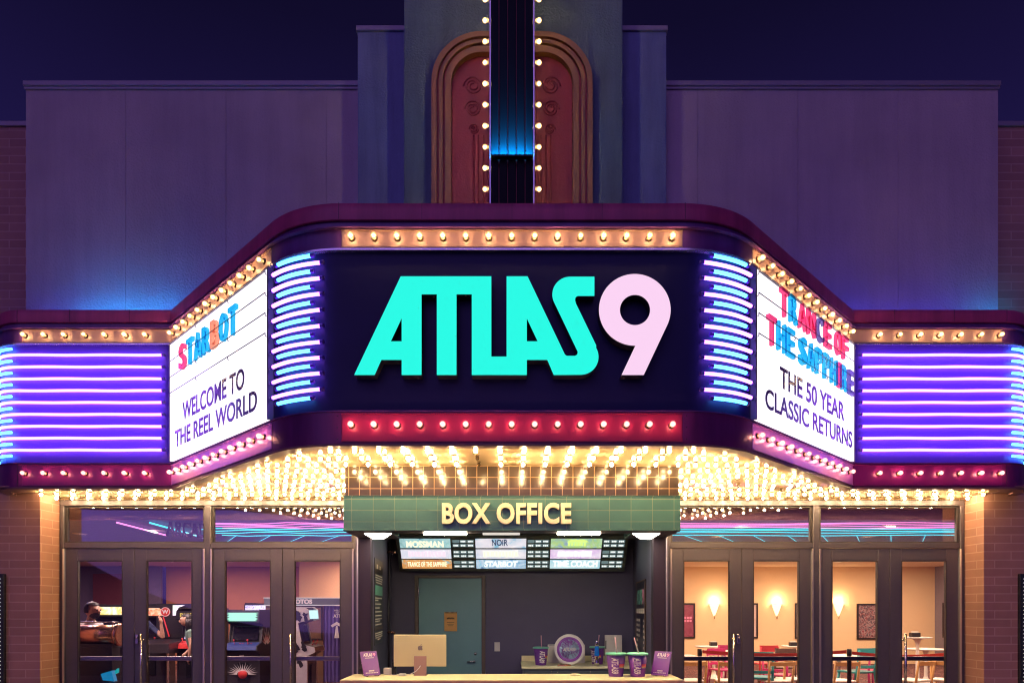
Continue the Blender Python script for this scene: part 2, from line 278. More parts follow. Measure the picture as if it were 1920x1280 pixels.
# ------------------------------------------------------------------ geometry helpers
ORG = {}
class MB:
    def __init__(s): s.bm = bmesh.new(); s.mi = 0; s.sharp = False
    def _tag(s, faces, smooth=False):
        for f in faces: f.material_index = s.mi; f.smooth = smooth
    def mat(s, i): s.mi = i; return s
    def box(s, x0, x1, y0, y1, z0, z1):
        v = [s.bm.verts.new((x, y, z)) for z in (z0, z1) for y in (y0, y1) for x in (x0, x1)]
        q = [(0, 2, 3, 1), (4, 5, 7, 6), (0, 1, 5, 4), (2, 6, 7, 3), (0, 4, 6, 2), (1, 3, 7, 5)]
        s._tag([s.bm.faces.new([v[i] for i in f]) for f in q]); return s
    def bbox(s, x0, x1, y0, y1, z0, z1, b=0.004, seg=2):
        """box with rounded edges"""
        t = bmesh.new(); v = [t.verts.new((x, y, z)) for z in (z0, z1) for y in (y0, y1) for x in (x0, x1)]
        for f in [(0, 2, 3, 1), (4, 5, 7, 6), (0, 1, 5, 4), (2, 6, 7, 3), (0, 4, 6, 2), (1, 3, 7, 5)]: t.faces.new([v[i] for i in f])
        bmesh.ops.bevel(t, geom=list(t.edges), offset=b, segments=seg, affect='EDGES', profile=0.5)
        s.join(t); t.free(); return s
    def join(s, t, smooth=None):
        mp = {v: s.bm.verts.new(v.co) for v in t.verts}
        for f in t.faces:
            try:
                n = s.bm.faces.new([mp[v] for v in f.verts]); n.material_index = s.mi; n.smooth = f.smooth if smooth is None else smooth
            except ValueError: pass
        return s
    def mesh(s, me, mtx=None):
        t = bmesh.new(); t.from_mesh(me)
        if mtx: t.transform(mtx)
        s.join(t); t.free(); return s
    def prism(s, pts, a, b, axis='z'):
        """closed polygon extruded along an axis; pts in the two other axes, in order"""
        def P(p, h): return {'z': (p[0], p[1], h), 'y': (p[0], h, p[1]), 'x': (h, p[0], p[1])}[axis]
        lo = [s.bm.verts.new(P(p, a)) for p in pts]; hi = [s.bm.verts.new(P(p, b)) for p in pts]
        n = len(pts); fs = [s.bm.faces.new(lo), s.bm.faces.new(hi[::-1])]
        for i in range(n): fs.append(s.bm.faces.new([lo[i], hi[i], hi[(i + 1) % n], lo[(i + 1) % n]]))
        s._tag(fs); return s
    def quad(s, *p):
        s._tag([s.bm.faces.new([s.bm.verts.new(q) for q in p])]); return s
    def tube(s, path, r, n=8, caps=True, radii=None):
        path = [Vector(p) for p in path]; rings = []
        up = None
        for i, p in enumerate(path):
            d = (path[min(i + 1, len(path) - 1)] - path[max(i - 1, 0)]).normalized()
            if up is None:
                up = Vector((0, 0, 1)) if abs(d.z) < 0.9 else Vector((1, 0, 0))
            a = d.cross(up).normalized(); b = a.cross(d).normalized(); up = b
            rr = radii[i] if radii else r
            rings.append([s.bm.verts.new(p + a * rr * cos(2 * pi * k / n) + b * rr * sin(2 * pi * k / n)) for k in range(n)])
        fs = []
        for i in range(len(rings) - 1):
            for k in range(n): fs.append(s.bm.faces.new([rings[i][k], rings[i][(k + 1) % n], rings[i + 1][(k + 1) % n], rings[i + 1][k]]))
        s._tag(fs, True)
        if caps: s._tag([s.bm.faces.new(rings[0][::-1]), s.bm.faces.new(rings[-1])])
        return s
    def lathe(s, prof, c=(0, 0, 0), n=24, axis='z', smooth=True):
        """profile of (radius, height) spun about an axis through c"""
        def P(r, h, a):
            x, y = r * cos(a), r * sin(a)
            return Vector(c) + Vector({'z': (x, y, h), 'y': (x, h, y), 'x': (h, x, y)}[axis])
        rings = []
        for r, h in prof:
            rings.append([s.bm.verts.new(P(0, h, 0))] if r < 1e-6 else [s.bm.verts.new(P(r, h, 2 * pi * k / n)) for k in range(n)])
        fs = []
        for a, b in zip(rings, rings[1:]):
            for k in range(n):
                k2 = (k + 1) % n
                if len(a) == 1 and len(b) == 1: continue
                if len(a) == 1: fs.append(s.bm.faces.new([a[0], b[k2], b[k]]))
                elif len(b) == 1: fs.append(s.bm.faces.new([a[k], a[k2], b[0]]))
                else: fs.append(s.bm.faces.new([a[k], a[k2], b[k2], b[k]]))
        s._tag(fs, smooth)
        if len(rings[0]) > 1: s._tag([s.bm.faces.new(rings[0][::-1])])
        if len(rings[-1]) > 1: s._tag([s.bm.faces.new(rings[-1])])
        return s
    def ball(s, c, r, n=12, m=8, sc=(1, 1, 1)):
        t = bmesh.new(); bmesh.ops.create_uvsphere(t, u_segments=n, v_segments=m, radius=r)
        t.transform(Matrix.Translation(c) @ Matrix.Diagonal((*sc, 1))); s.join(t, True); t.free(); return s
    def torus(s, c, r, t_, n=20, m=6, axis='y', a0=0, a1=2 * pi):
        pts = []
        for k in range(n + 1):
            a = a0 + (a1 - a0) * k / n
            pts.append(Vector(c) + (Vector((r * cos(a), 0, r * sin(a))) if axis == 'y' else Vector((r * cos(a), r * sin(a), 0))))
        return s.tube(pts, t_, m)
    def text(s, body, x, y, z, w=None, h=None, depth=0.004, bold=0.0, align='L', shear=0.0, space=1.0):
        """lettering in the x-z plane at y, facing -y, fitted to width w and height h; x,z is its lower left (or centre)"""
        cu = bpy.data.curves.new("lettering", 'FONT'); cu.body = body; cu.extrude = 0.5; cu.offset = bold; cu.resolution_u = 5
        cu.shear = shear; cu.space_character = space
        ob = bpy.data.objects.new("lettering", cu); me = bpy.data.meshes.new_from_object(ob)
        xs = [v.co.x for v in me.vertices]; ys = [v.co.y for v in me.vertices]
        if not xs: return s
        bw, bh = max(xs) - min(xs), max(ys) - min(ys)
        sy = (h / bh) if h else w / bw; sx = (w / bw) if w else sy
        x0, y0 = min(xs), min(ys); ox = x - (bw * sx / 2 if align == 'C' else 0)
        t = bmesh.new(); t.from_mesh(me)
        for v in t.verts:
            v.co = Vector((ox + (v.co.x - x0) * sx, y - v.co.z * depth, z + (v.co.y - y0) * sy))
        s.join(t); t.free(); bpy.data.objects.remove(ob); bpy.data.curves.remove(cu); bpy.data.meshes.remove(me)
        return s
    def shape(s, loops, y, depth):
        """flat outline with holes (x,z loops) as a solid from y-depth (front) to y"""
        cu = bpy.data.curves.new("outline", 'CURVE'); cu.dimensions = '2D'; cu.fill_mode = 'BOTH'; cu.extrude = depth / 2
        for lp in loops:
            sp = cu.splines.new('POLY'); sp.points.add(len(lp) - 1); sp.use_cyclic_u = True
            for p, q in zip(sp.points, lp): p.co = (q[0], q[1], 0, 1)
        ob = bpy.data.objects.new("outline", cu); me = bpy.data.meshes.new_from_object(ob)
        t = bmesh.new(); t.from_mesh(me)
        for v in t.verts: v.co = Vector((v.co.x, y - depth / 2 - v.co.z, v.co.y))
        s.join(t); t.free(); bpy.data.objects.remove(ob); bpy.data.curves.remove(cu); bpy.data.meshes.remove(me)
        return s
    def sweep(s, pathfn, prof, closed=True, smooth=True):
        """cross-section prof [(offset, z)] swept along the plan path pathfn(offset)"""
        cols = [pathfn(o) for o, z in prof]; n = len(cols[0]); k = len(prof)
        g = [[s.bm.verts.new((cols[j][i][0], cols[j][i][1], prof[j][1])) for j in range(k)] for i in range(n)]
        fs = []
        for i in range(n - 1):
            for j in range(k if closed else k - 1):
                fs.append(s.bm.faces.new([g[i][j], g[i + 1][j], g[i + 1][(j + 1) % k], g[i][(j + 1) % k]]))
        s._tag(fs, smooth)
        if closed: s._tag([s.bm.faces.new(g[0]), s.bm.faces.new(g[-1][::-1])])
        s.sharp = True
        return s
    def facing(s, idx, axis=(0, -1, 0), th=0.7):
        """give faces that look along axis another material slot"""
        a = Vector(axis); s.bm.normal_update()
        for f in s.bm.faces:
            if f.normal.dot(a) > th: f.material_index = idx
        return s
    def build(s, name, mat, parent=None, world=True, label=None, cat=None, group=None, kind=None, loc=None, recalc=True):
        if recalc: bmesh.ops.recalc_face_normals(s.bm, faces=list(s.bm.faces))
        o = Vector((0, 0, 0))
        if loc is not None: o = Vector(loc)
        elif parent is not None and world: o = ORG.get(parent.name, o)
        if o.length: bmesh.ops.translate(s.bm, verts=list(s.bm.verts), vec=-o)
        if s.sharp:
            s.bm.normal_update()
            for e_ in s.bm.edges:
                if len(e_.link_faces) == 2 and e_.calc_face_angle() > R(28): e_.smooth = False
        me = bpy.data.meshes.new(name); s.bm.to_mesh(me); s.bm.free()
        for m in (mat if isinstance(mat, (list, tuple)) else [mat]): me.materials.append(m)
        ob = bpy.data.objects.new(name, me); COL.objects.link(ob)
        if parent is not None: ob.parent = parent; ORG[ob.name] = o
        else: ob.location = o; ORG[ob.name] = o
        tag(ob, label, cat, group, kind)
        return ob
def tag(o, label=None, cat=None, group=None, kind=None):
    if label: o["label"] = label
    if cat: o["category"] = cat
    if group: o["group"] = group
    if kind: o["kind"] = kind
    return o
def thing(name, label, cat, loc=(0, 0, 0), rz=0.0, group=None, rx=0.0):
    o = bpy.data.objects.new(name, None); COL.objects.link(o); o.empty_display_size = 0.2
    o.location = loc; o.rotation_euler = (rx, 0, rz); ORG[o.name] = Vector(loc)
    return tag(o, label, cat, group)
def dup(o, loc=None, rz=None, label=None, parent=None):
    c = o.copy(); COL.objects.link(c)
    if parent is not None: c.parent = parent
    if loc is not None: c.location = loc; ORG[c.name] = Vector(loc)
    if rz is not None: c.rotation_euler = (c.rotation_euler[0], c.rotation_euler[1], rz)
    if label: c["label"] = label
    for ch in list(o.children): dup(ch, parent=c)
    return c
F = 1280.0
def px(x, Y): return (x - 960) * Y / F            # metres across for a measured column at depth Y
def pz(y, Y): return 1.6 + (1140 - y) * Y / F

# ------------------------------------------------------------------ ground
MB().quad((-60, -30, -0.15), (60, -30, -0.15), (60, 60, -0.15), (-60, 60, -0.15)).build("road", M['asphalt'], kind='structure')
MB().box(-30, 30, 1.5, 8.9, -0.15, 0.0).build("pavement", M['pavement'], kind='structure')

# ------------------------------------------------------------------ theatre building
BLD = thing("theatre_building", "tall theatre front with stucco walls, stepped centre tower and painted brick base", "building", (0, 8.6, 0))
YS, YT2, YT, YB, YD = 8.45, 8.30, 8.10, 8.52, 8.89
for sgn in (-1, 1):
    seams = [1.75, 2.30, 3.54, 4.78, 6.02]
    w = MB()
    for a, b in zip(seams, seams[1:]):
        x0, x1 = sorted((sgn * (a + 0.0015), sgn * (b - 0.0015)))
        w.bbox(x0, x1, YS, YS + 0.3, 4.6, 8.04, 0.003, 1)
    w.build("stucco_wall", M['stucco'], BLD)
    MB().box(*sorted((sgn * 1.75, sgn * 6.018)), YS + 0.012, YS + 0.32, 4.6, 8.03).build("wall_backing", M['frame_dark'], BLD)
    c = MB().bbox(*sorted((sgn * 1.75, sgn * 6.035)), YS - 0.035, YS + 0.36, 8.042, 8.105, 0.006, 1)
    c.box(*sorted((sgn * 1.75, sgn * 6.03)), YS - 0.018, YS - 0.003, 8.012, 8.044)
    c.build("coping", M['coping'], BLD)
    MB().box(*sorted((sgn * 1.15, sgn * 1.875)), YT2, YT2 + 0.5, 4.6, 8.60).build("tower_shoulder", M['tower_side'], BLD)
    MB().bbox(*sorted((sgn * 1.2, sgn * 1.892)), YT2 - 0.025, YT2 + 0.52, 8.602, 8.665, 0.006, 1).build("coping", M['coping'], BLD)
    b = MB().box(*sorted((sgn * 5.89, sgn * 11)), YB, YB + 0.42, -0.1, 7.60)
    b.build("brick_wall", M['brick'], BLD)
    MB().bbox(*sorted((sgn * 6.03, sgn * 11)), YB - 0.025, YB + 0.45, 7.602, 7.665, 0.006, 1).build("coping", M['coping'], BLD)
MB().box(-1.28, 1.31, YT, YT + 0.6, 4.6, 11.0).build("tower", M['tower'], BLD)

def rr(hw, top, rad, base, n=14):
    """half outline of a round-shouldered arch, left to right"""
    p = [(-hw, base)]
    for k in range(n + 1):
        a = pi - pi / 2 * k / n; p.append((-hw + rad + rad * cos(a), top - rad + rad * sin(a)))
    for k in range(n + 1):
        a = pi / 2 - pi / 2 * k / n; p.append((hw - rad + rad * cos(a), top - rad + rad * sin(a)))
    return p + [(hw, base)]
def archband(mb, h0, t0, r0, h1, t1, r1, y0, y1, base=4.9):
    a = rr(h0, t0, r0, base); b = rr(h1, t1, r1, base)
    for i in range(len(a) - 1):
        q = [a[i], a[i + 1], b[i + 1], b[i]]
        mb.prism(q, y0, y1, 'y')
    return mb
ax = 0.003
ao, at, ar = 0.946, 8.36, 0.59
spec = [(0.0, 0.062, 0.10, 'gold'), (0.062, 0.088, 0.065, 'redpaint'), (0.088, 0.132, 0.095, 'gold'), (0.132, 0.158, 0.055, 'redpaint'), (0.158, 0.231, 0.085, 'gold')]
AF = {}
for d0, d1, pr, mt in spec:
    mb = AF.setdefault(mt, MB()); archband(mb, ao - d0, at - d0, ar - d0, ao - d1, at - d1, ar - d1, YT - pr, YT - 0.001)
fr_ = AF['gold'].build("arch_frame", M['gold'], BLD)
g_ = AF['redpaint'].build("groove", M['redpaint'], fr_)
ap = MB().prism(rr(ao - 0.231, at - 0.231, ar - 0.231, 4.9), YT - 0.012, YT - 0.002, 'y').build("arch_panel", M['maroon'], BLD)
rl = MB()
for sgn in (-1, 1):
    for (qx, qy, qr) in ((887, 163, 17.7), (887, 205.7, 15.8), (889, 243.8, 9.8)):
        cx, cz, r_ = sgn * abs(px(qx, YT)), pz(qy, YT), qr * YT / F
        pts = []
        for k in range(46):
            a = k / 45 * 4.6 * pi; q = r_ * (1 - 0.78 * k / 45)
            pts.append((cx + sgn * q * cos(a), YT - 0.016, cz + q * sin(a)))
        rl.tube(pts, 0.008, 6)
    for qx in (888, 897, 906.5, 916):
        x = sgn * abs(px(qx, YT))
        rl.tube([(x, YT - 0.014, 4.95), (x, YT - 0.014, pz(256, YT))], 0.012, 6)
rl.build("relief_scrolls", M['maroon'], ap)

# ------------------------------------------------------------------ vertical blade sign
BL = thing("blade_sign", "tall black fluted vertical sign blade edged with two rows of lit bulbs", "sign", (0, 7.2, 5.0))
MB().box(-0.225, 0.225, 7.24, YT - 0.003, 5.0, 11.2).build("blade_body", M['black'], BL)
fl = MB()
for i in range(5):
    x = -0.1845 + i * 0.09225
    fl.bbox(x - 0.038, x + 0.038, 7.2, 7.2395, 5.0, 11.2, 0.006, 2)
fl.build("fluted_front", paint("black_panel_enamel", (0.012, 0.013, 0.016), 0.5, var=0.2, scale=3, spec=0.08), BL)
rd = MB()
for i in range(4):
    x = -0.1384 + i * 0.09225
    rd.box(x - 0.004, x + 0.004, 7.232, 7.2385, 5.0, 11.2)
rd.build("red_stripe", M['redpaint'], BL)
for sgn in (-1, 1):
    MB().box(*sorted((sgn * 0.2255, sgn * 0.237)), 7.22, 7.42, 5.0, 11.2).build("edge_flange", M['trim'], BL)
# light ledge low on the blade
zl = pz(290, 7.14)
MB().box(-0.222, 0.222, 7.14, 7.199, zl - 0.016, zl - 0.006).box(-0.222, 0.222, 7.136, 7.1398, zl - 0.016, zl).build("light_ledge", M['black'], BL)
MB().quad((-0.215, 7.141, zl - 0.003), (0.215, 7.141, zl - 0.003), (0.215, 7.156, zl - 0.003), (-0.215, 7.156, zl - 0.003)).build("led_strip", M['led_blade'], BL)

# bulbs: one mesh for bulbs in a socket, pointing along -z (soffit) and one pointing along -y (strips)
def bulb_mesh(kind):
    b = MB()
    if kind == 'down':
        b.mat(1).lathe([(0.0, 0.0), (0.021, 0.0), (0.021, -0.010), (0.015, -0.014)], n=10)
        b.mat(0).lathe([(0.012, -0.0145), (0.0150, -0.020), (0.0165, -0.0275), (0.0170, -0.033), (0.0150, -0.041), (0.0095, -0.046), (0, -0.048)], n=10)
    else:
        b.mat(1).lathe([(0.0, 0.0), (0.026, 0.0), (0.026, -0.012), (0.016, -0.016)], n=12, axis='y')
        b.mat(0).lathe([(0.012, -0.0165), (0.018, -0.028), (0.0255, -0.044), (0.0265, -0.054), (0.022, -0.068), (0.013, -0.076), (0, -0.079)], n=12, axis='y')
        b.mat(2).ball((0, -0.052, 0), 0.0125, 8, 6)
    bmesh.ops.recalc_face_normals(b.bm, faces=list(b.bm.faces))
    me = bpy.data.meshes.new("bulb_" + kind); b.bm.to_mesh(me); b.bm.free()
    me.materials.append(M['bulb_soffit' if kind == 'down' else 'bulb']); me.materials.append(M['socket'])
    if kind != 'down': me.materials.append(M['filament'])
    return me
ME_DOWN, ME_FRONT = bulb_mesh('down'), bulb_mesh('front')
ME_ROSE = ME_FRONT.copy(); ME_ROSE.materials[0] = M['bulb_rose']; ME_ROSE.materials[2] = M['filament_rose']
ME_BLADE = ME_FRONT.copy(); ME_BLADE.materials[2] = M['filament_hot']
ME_UNLIT = ME_DOWN.copy(); ME_UNLIT.materials[0] = M['unlit']
def put(me, name, loc, parent=None, rz=0.0):
    o = bpy.data.objects.new(name, me); COL.objects.link(o); o.location = loc; o.rotation_euler = (0, 0, rz)
    if parent is not None: o.parent = parent
    return o
for sgn in (-1, 1):
    for k in range(22):
        z = pz(346.5, 7.2) + k * 0.2245 - 5.0
        put(ME_BLADE, "bulb", (sgn * 0.237, 0.075, z), BL, sgn * pi / 2)

# ------------------------------------------------------------------ marquee canopy
N0, NA, RA = 1.48, 24, 1.0
L45 = 2.58; C45 = sin(pi / 4)
XN, YN = N0 + RA * C45, 5.93 + RA * (1 - C45)                    # near edge of the angled panel
XF, YF = XN + L45 * C45, YN + L45 * C45                          # far edge
XW, RW = 5.80, 0.5
def half(off):
    """right half of the plan outline from centre to the wall, pushed out by off"""
    p = [(0.0, 5.93 - off), (N0, 5.93 - off)]
    for k in range(1, NA + 1):
        a = pi / 4 * k / NA; r = RA + off; p.append((N0 + r * sin(a), 5.93 + RA - r * cos(a)))
    t = math.tan(pi / 8)
    p.append((XF + off * t, YF - off))                           # inside corner, mitred
    p.append((XW, YF - off))
    for k in range(1, 17):
        a = pi / 2 * k / 16; r = RW + off; p.append((XW + r * sin(a), YF + RW - r * cos(a)))
    return p
def outline(off):
    h = half(off)
    return [(-x, y) for x, y in h[:0:-1]] + h
MQ = thing("marquee_canopy", "stepped neon theatre marquee wrapping the entrance with dark sign face and burgundy bands", "marquee", (0, 8.0, 3.03))
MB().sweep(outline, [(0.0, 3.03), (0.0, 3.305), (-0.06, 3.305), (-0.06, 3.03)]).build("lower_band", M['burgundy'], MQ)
MB().sweep(outline, [(-0.02, 3.306), (-0.02, 4.716), (-0.09, 4.716), (-0.09, 3.306)]).build("sign_face", M['navy'], MQ)
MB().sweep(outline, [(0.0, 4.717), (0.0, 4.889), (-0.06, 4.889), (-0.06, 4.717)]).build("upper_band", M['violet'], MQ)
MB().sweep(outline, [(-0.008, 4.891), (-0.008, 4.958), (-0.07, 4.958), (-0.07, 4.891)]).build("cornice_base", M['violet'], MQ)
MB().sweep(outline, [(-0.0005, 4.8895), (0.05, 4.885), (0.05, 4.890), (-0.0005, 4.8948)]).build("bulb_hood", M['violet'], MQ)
cp = [(-0.08, 4.9585), (0.010, 4.9585), (0.018, 4.965), (0.020, 4.99), (0.021, 5.035), (0.018, 5.085), (0.006, 5.112), (-0.015, 5.122), (-0.08, 5.122)]
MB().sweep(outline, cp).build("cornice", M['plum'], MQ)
MB().sweep(outline, [(-0.019, 4.700), (0.022, 4.700), (0.022, 4.7165), (-0.019, 4.7165)]).build("trim_strip", M['trim'], MQ)
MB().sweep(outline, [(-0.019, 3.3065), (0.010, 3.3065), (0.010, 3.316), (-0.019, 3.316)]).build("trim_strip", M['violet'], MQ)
MB().sweep(outline, [(0.0, 3.0295), (-0.115, 3.0295), (-0.115, 3.010), (-0.005, 3.010)]).build("soffit_lip", M['lip'], MQ)
top = outline(-0.09)
MB().prism(top + [(top[-1][0], YS), (top[0][0], YS)], 4.9, 4.96, 'z').build("roof_deck", M['roof'], MQ)
so = [p for p in outline(-0.117) if abs(p[0]) <= 5.80]
so = [(-5.93, YF + 0.16), (-5.89, YF + 0.125)] + so + [(5.89, YF + 0.125), (5.93, YF + 0.16)]
SOFF = MB().prism(so + [(5.93, YB - 0.003), (5.885, YB - 0.003), (5.885, YD), (-5.885, YD), (-5.885, YB - 0.003), (-5.93, YB - 0.003)], 3.032, 3.06, 'z').build("soffit", M['soffit'], MQ)
for sgn in (-1, 1):
    MB().box(*sorted((sgn * 5.932, sgn * 6.29)), YF + 0.02, YB - 0.003, 3.032, 3.05).build("end_soffit", M['lip'], MQ)

# sheet joints and screws of the bands
sj = MB()
for sgn in (-1, 1):
    for x in (0.0, 0.78, 1.5):
        if sgn < 0 and x == 0: continue
        sj.box(sgn * x - 0.0015, sgn * x + 0.0015, 5.93 - 0.0228, 5.93 - 0.018, 4.967, 5.11)
    for x in (4.5, 5.2, 5.82):
        sj.box(sgn * x - 0.0015, sgn * x + 0.0015, YF - 0.0228, YF - 0.018, 4.967, 5.11)
    for x in (4.06, 5.83): sj.box(sgn * x - 0.0015, sgn * x + 0.0015, YF - 0.0017, YF + 0.003, 3.035, 3.30)
    for x in (1.47, 1.53): 
        for z in (3.07, 3.17, 3.27): sj.ball((sgn * 1.515, 5.93 - 0.0005, z), 0.006, 6, 4)
sj.build("sheet_joint", M['frame_dark'], MQ)
# bulb strips on the bands
def strip(label, p0, rz, length, zc, h, mat, us, zb):
    t = thing("bulb_strip", label, "light strip", (p0[0], p0[1], zc), rz)
    s = MB().bbox(0.0, length, -0.006, -0.001, -h / 2, h / 2, 0.002, 1)
    s.box(0.0, length, -0.016, -0.0062, h / 2 - 0.006, h / 2).box(0.0, length, -0.016, -0.0062, -h / 2, -h / 2 + 0.006)
    s.build("back_plate", mat, t, world=False)
    for u in us: put(ME_FRONT if zc > 4 else ME_ROSE, "bulb", (u, -0.0065, zb - zc), t)
    return t
cen = [(657 + 43.2 * i - 960) * 5.87 / F + N0 for i in range(15)]
pan = [0.09 + 0.2135 * i for i in range(12)]
wl = [(-5.73 + 0.2375 * i) + XW - 0.03 for i in range(7)]
wr = [0.30 + 0.2375 * i for i in range(7)]
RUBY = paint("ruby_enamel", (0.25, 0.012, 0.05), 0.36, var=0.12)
NEON_TINT = paint("neon_tinted_enamel", (0.20, 0.012, 0.13), 0.34, var=0.1)  # burgundy plate turned purple, violet neon spill put into the colour
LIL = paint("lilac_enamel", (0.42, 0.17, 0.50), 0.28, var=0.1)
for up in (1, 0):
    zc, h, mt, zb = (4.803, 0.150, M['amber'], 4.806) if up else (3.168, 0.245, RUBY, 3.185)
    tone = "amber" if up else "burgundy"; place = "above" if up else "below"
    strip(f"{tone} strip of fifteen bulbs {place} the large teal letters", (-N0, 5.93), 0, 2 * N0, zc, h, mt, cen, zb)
    mp_ = mt if up else LIL; mw_ = mt if up else NEON_TINT
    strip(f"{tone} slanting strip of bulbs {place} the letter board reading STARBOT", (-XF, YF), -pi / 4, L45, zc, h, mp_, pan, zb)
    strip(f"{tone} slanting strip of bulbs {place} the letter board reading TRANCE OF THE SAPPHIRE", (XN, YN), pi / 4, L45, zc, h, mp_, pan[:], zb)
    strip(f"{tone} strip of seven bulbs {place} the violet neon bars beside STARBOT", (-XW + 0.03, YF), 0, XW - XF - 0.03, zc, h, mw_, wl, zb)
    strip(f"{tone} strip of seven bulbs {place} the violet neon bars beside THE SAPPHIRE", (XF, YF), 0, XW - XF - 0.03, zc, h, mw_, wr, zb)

# soffit bulbs: staggered grid, each bulb an object of its own
def inside(x, y, inset):
    x = abs(x)
    if y > YD - 0.10: return False
    if x > 5.86: return False
    if x <= N0: return y >= 5.93 + inset
    if x <= XN:
        return y >= 5.93 + RA - math.sqrt(max(0, (RA - inset) ** 2 - (x - N0) ** 2)) if x - N0 < RA - inset else False
    if x <= XF: return (y - YN) - (x - XN) >= inset * 1.42
    return y >= YF + inset
spots = []
for i in range(16):                                              # in front of the ticket booth
    for j in range(3): spots.append((-1.62 + 0.216 * i, 6.09 + 0.285 * j))
row = 0; y = YD - 0.20
while y > 6.0:
    x = 1.80
    while x < 5.87:
        if inside(x, y, 0.155): spots += [(x, y), (-x, y)]
        x += 0.2
    row += 1; y -= 0.285
spots = [p for p in spots if p not in ((0,))]
dead = {(-0.324, j) for j in range(4)}
def is_unlit(x, y): return (abs(x + 0.324) < 0.02 and 6.2 < y < 6.75) or random.random() < 0.018
spots.sort(key=lambda p: p[1])
print("soffit bulbs", len(spots))
extra = []
for n, (x, y) in enumerate(spots):
    off = is_unlit(x, y)
    if n >= 298 and not off: extra.append((x, y)); continue
    o = put(ME_UNLIT if off else ME_DOWN, "light_bulb", (x, y, 3.0315))
    tag(o, "unlit clear bulb among the glowing bulbs of the cream soffit" if off else "small lit bulb glowing in the cream soffit under the marquee", "light bulb",
        "unlit bulbs in the marquee soffit" if off else "lit bulbs in the marquee soffit")
if extra:
    b = MB()
    for x, y in extra: b.mesh(ME_DOWN, Matrix.Translation((x, y, 3.0315)))
    # keep the two materials of the copied mesh
    bm = b.bm; nf = len(ME_DOWN.polygons)
    for i, f in enumerate(bm.faces): f.material_index = ME_DOWN.polygons[i % nf].material_index
    b.build("light_bulb_mass", [M['bulb_soffit'], M['socket']], label="farther rows of small lit bulbs in the cream soffit over the doors", cat="light bulbs", kind="stuff", loc=(0, 8.6, 3.03))

# ------------------------------------------------------------------ big channel letters
YL = 5.92
def lx(x): return px(640 + x / 2.954, YL - 0.12)
def lz(y): return pz(490 + y / 2.954, YL - 0.12)
def arc(cx, cy, r, a0, a1, n=24): return [(cx + r * cos(R(a0 + (a1 - a0) * k / n)), cy + r * sin(R(a0 + (a1 - a0) * k / n))) for k in range(n + 1)]
SG = thing("channel_letter_sign", "large lit channel letters reading ATLAS in teal and 9 in pink", "sign", (0, YL, 3.6))
outer = [(65, 620), (325, 70), (830, 70), (830, 517), (915, 517), (915, 70), (1032, 70), (1240, 505), (1250, 513), (1296, 513), (1309, 506), (1312, 491),
         (1180, 215)] + arc(1270, 172, 100, 155, 270, 16) + [(1405, 72), (1405, 180), (1312, 180), (1300, 187), (1297, 203), (1302, 222), (1415, 455)] + arc(1328, 519, 100, -30, 90, 18) + \
        [(1178, 620), (1142, 536), (1028, 536), (1028, 620), (721, 620), (721, 171), (636, 171), (636, 620), (526, 620), (526, 171), (441, 171), (441, 620), (330, 620), (330, 536), (217, 536), (180, 620)]
holes = [[(270, 432), (330, 432), (330, 305)], [(1028, 305), (1028, 432), (1088, 432)]]
T_ = lambda lp: [(lx(a), lz(b)) for a, b in lp]
side_dark = paint("letter_return", (0.03, 0.032, 0.045), 0.4, spec=0.2)
b = MB().shape([T_(outer)] + [T_(h) for h in holes], YL + 0.029, 0.11); b.facing(1)
b.build("letters", [side_dark, M['sign_teal']], SG, recalc=False)
nine = arc(1630, 257, 200, 90, 386, 60) + [(1680, 620), (1556, 620), (1634, 455)]
b = MB().shape([T_(nine), T_(arc(1631, 258, 84, 0, 354, 40))], YL + 0.029, 0.11); b.facing(1)
b.build("numeral", [side_dark, M['sign_pink']], SG, recalc=False)

# ------------------------------------------------------------------ neon panels
def arcpts(sgn, a0, a1, off, n=10, wing=False):
    pts = []
    for k in range(n + 1):
        a = R(a0 + (a1 - a0) * k / n)
        if wing: pts.append((sgn * (XW + (RW + off) * sin(a)), YF + RW - (RW + off) * cos(a)))
        else: pts.append((sgn * (N0 + (RA + off) * sin(a)), 5.93 + RA - (RA + off) * cos(a)))
    return pts
def neon(mb, pts, z, r, standoff=None):
    p = [(x, y, z + 0.0022 * sin(7 * x + 9 * z)) for x, y in pts]
    return mb.tube(p, r, 8)
def caps(tube, pts, z):
    for a, c in ((pts[0], pts[1]), (pts[-1], pts[-2])):
        d = Vector((a[0] - c[0], a[1] - c[1], 0)).normalized(); p0 = Vector((a[0], a[1], z + 0.0022 * sin(7 * a[0] + 9 * z)))
        MB().tube([p0 - d * 0.012, p0 + d * 0.022], 0.0195, 8).build('end_sleeve', M['back'], tube)
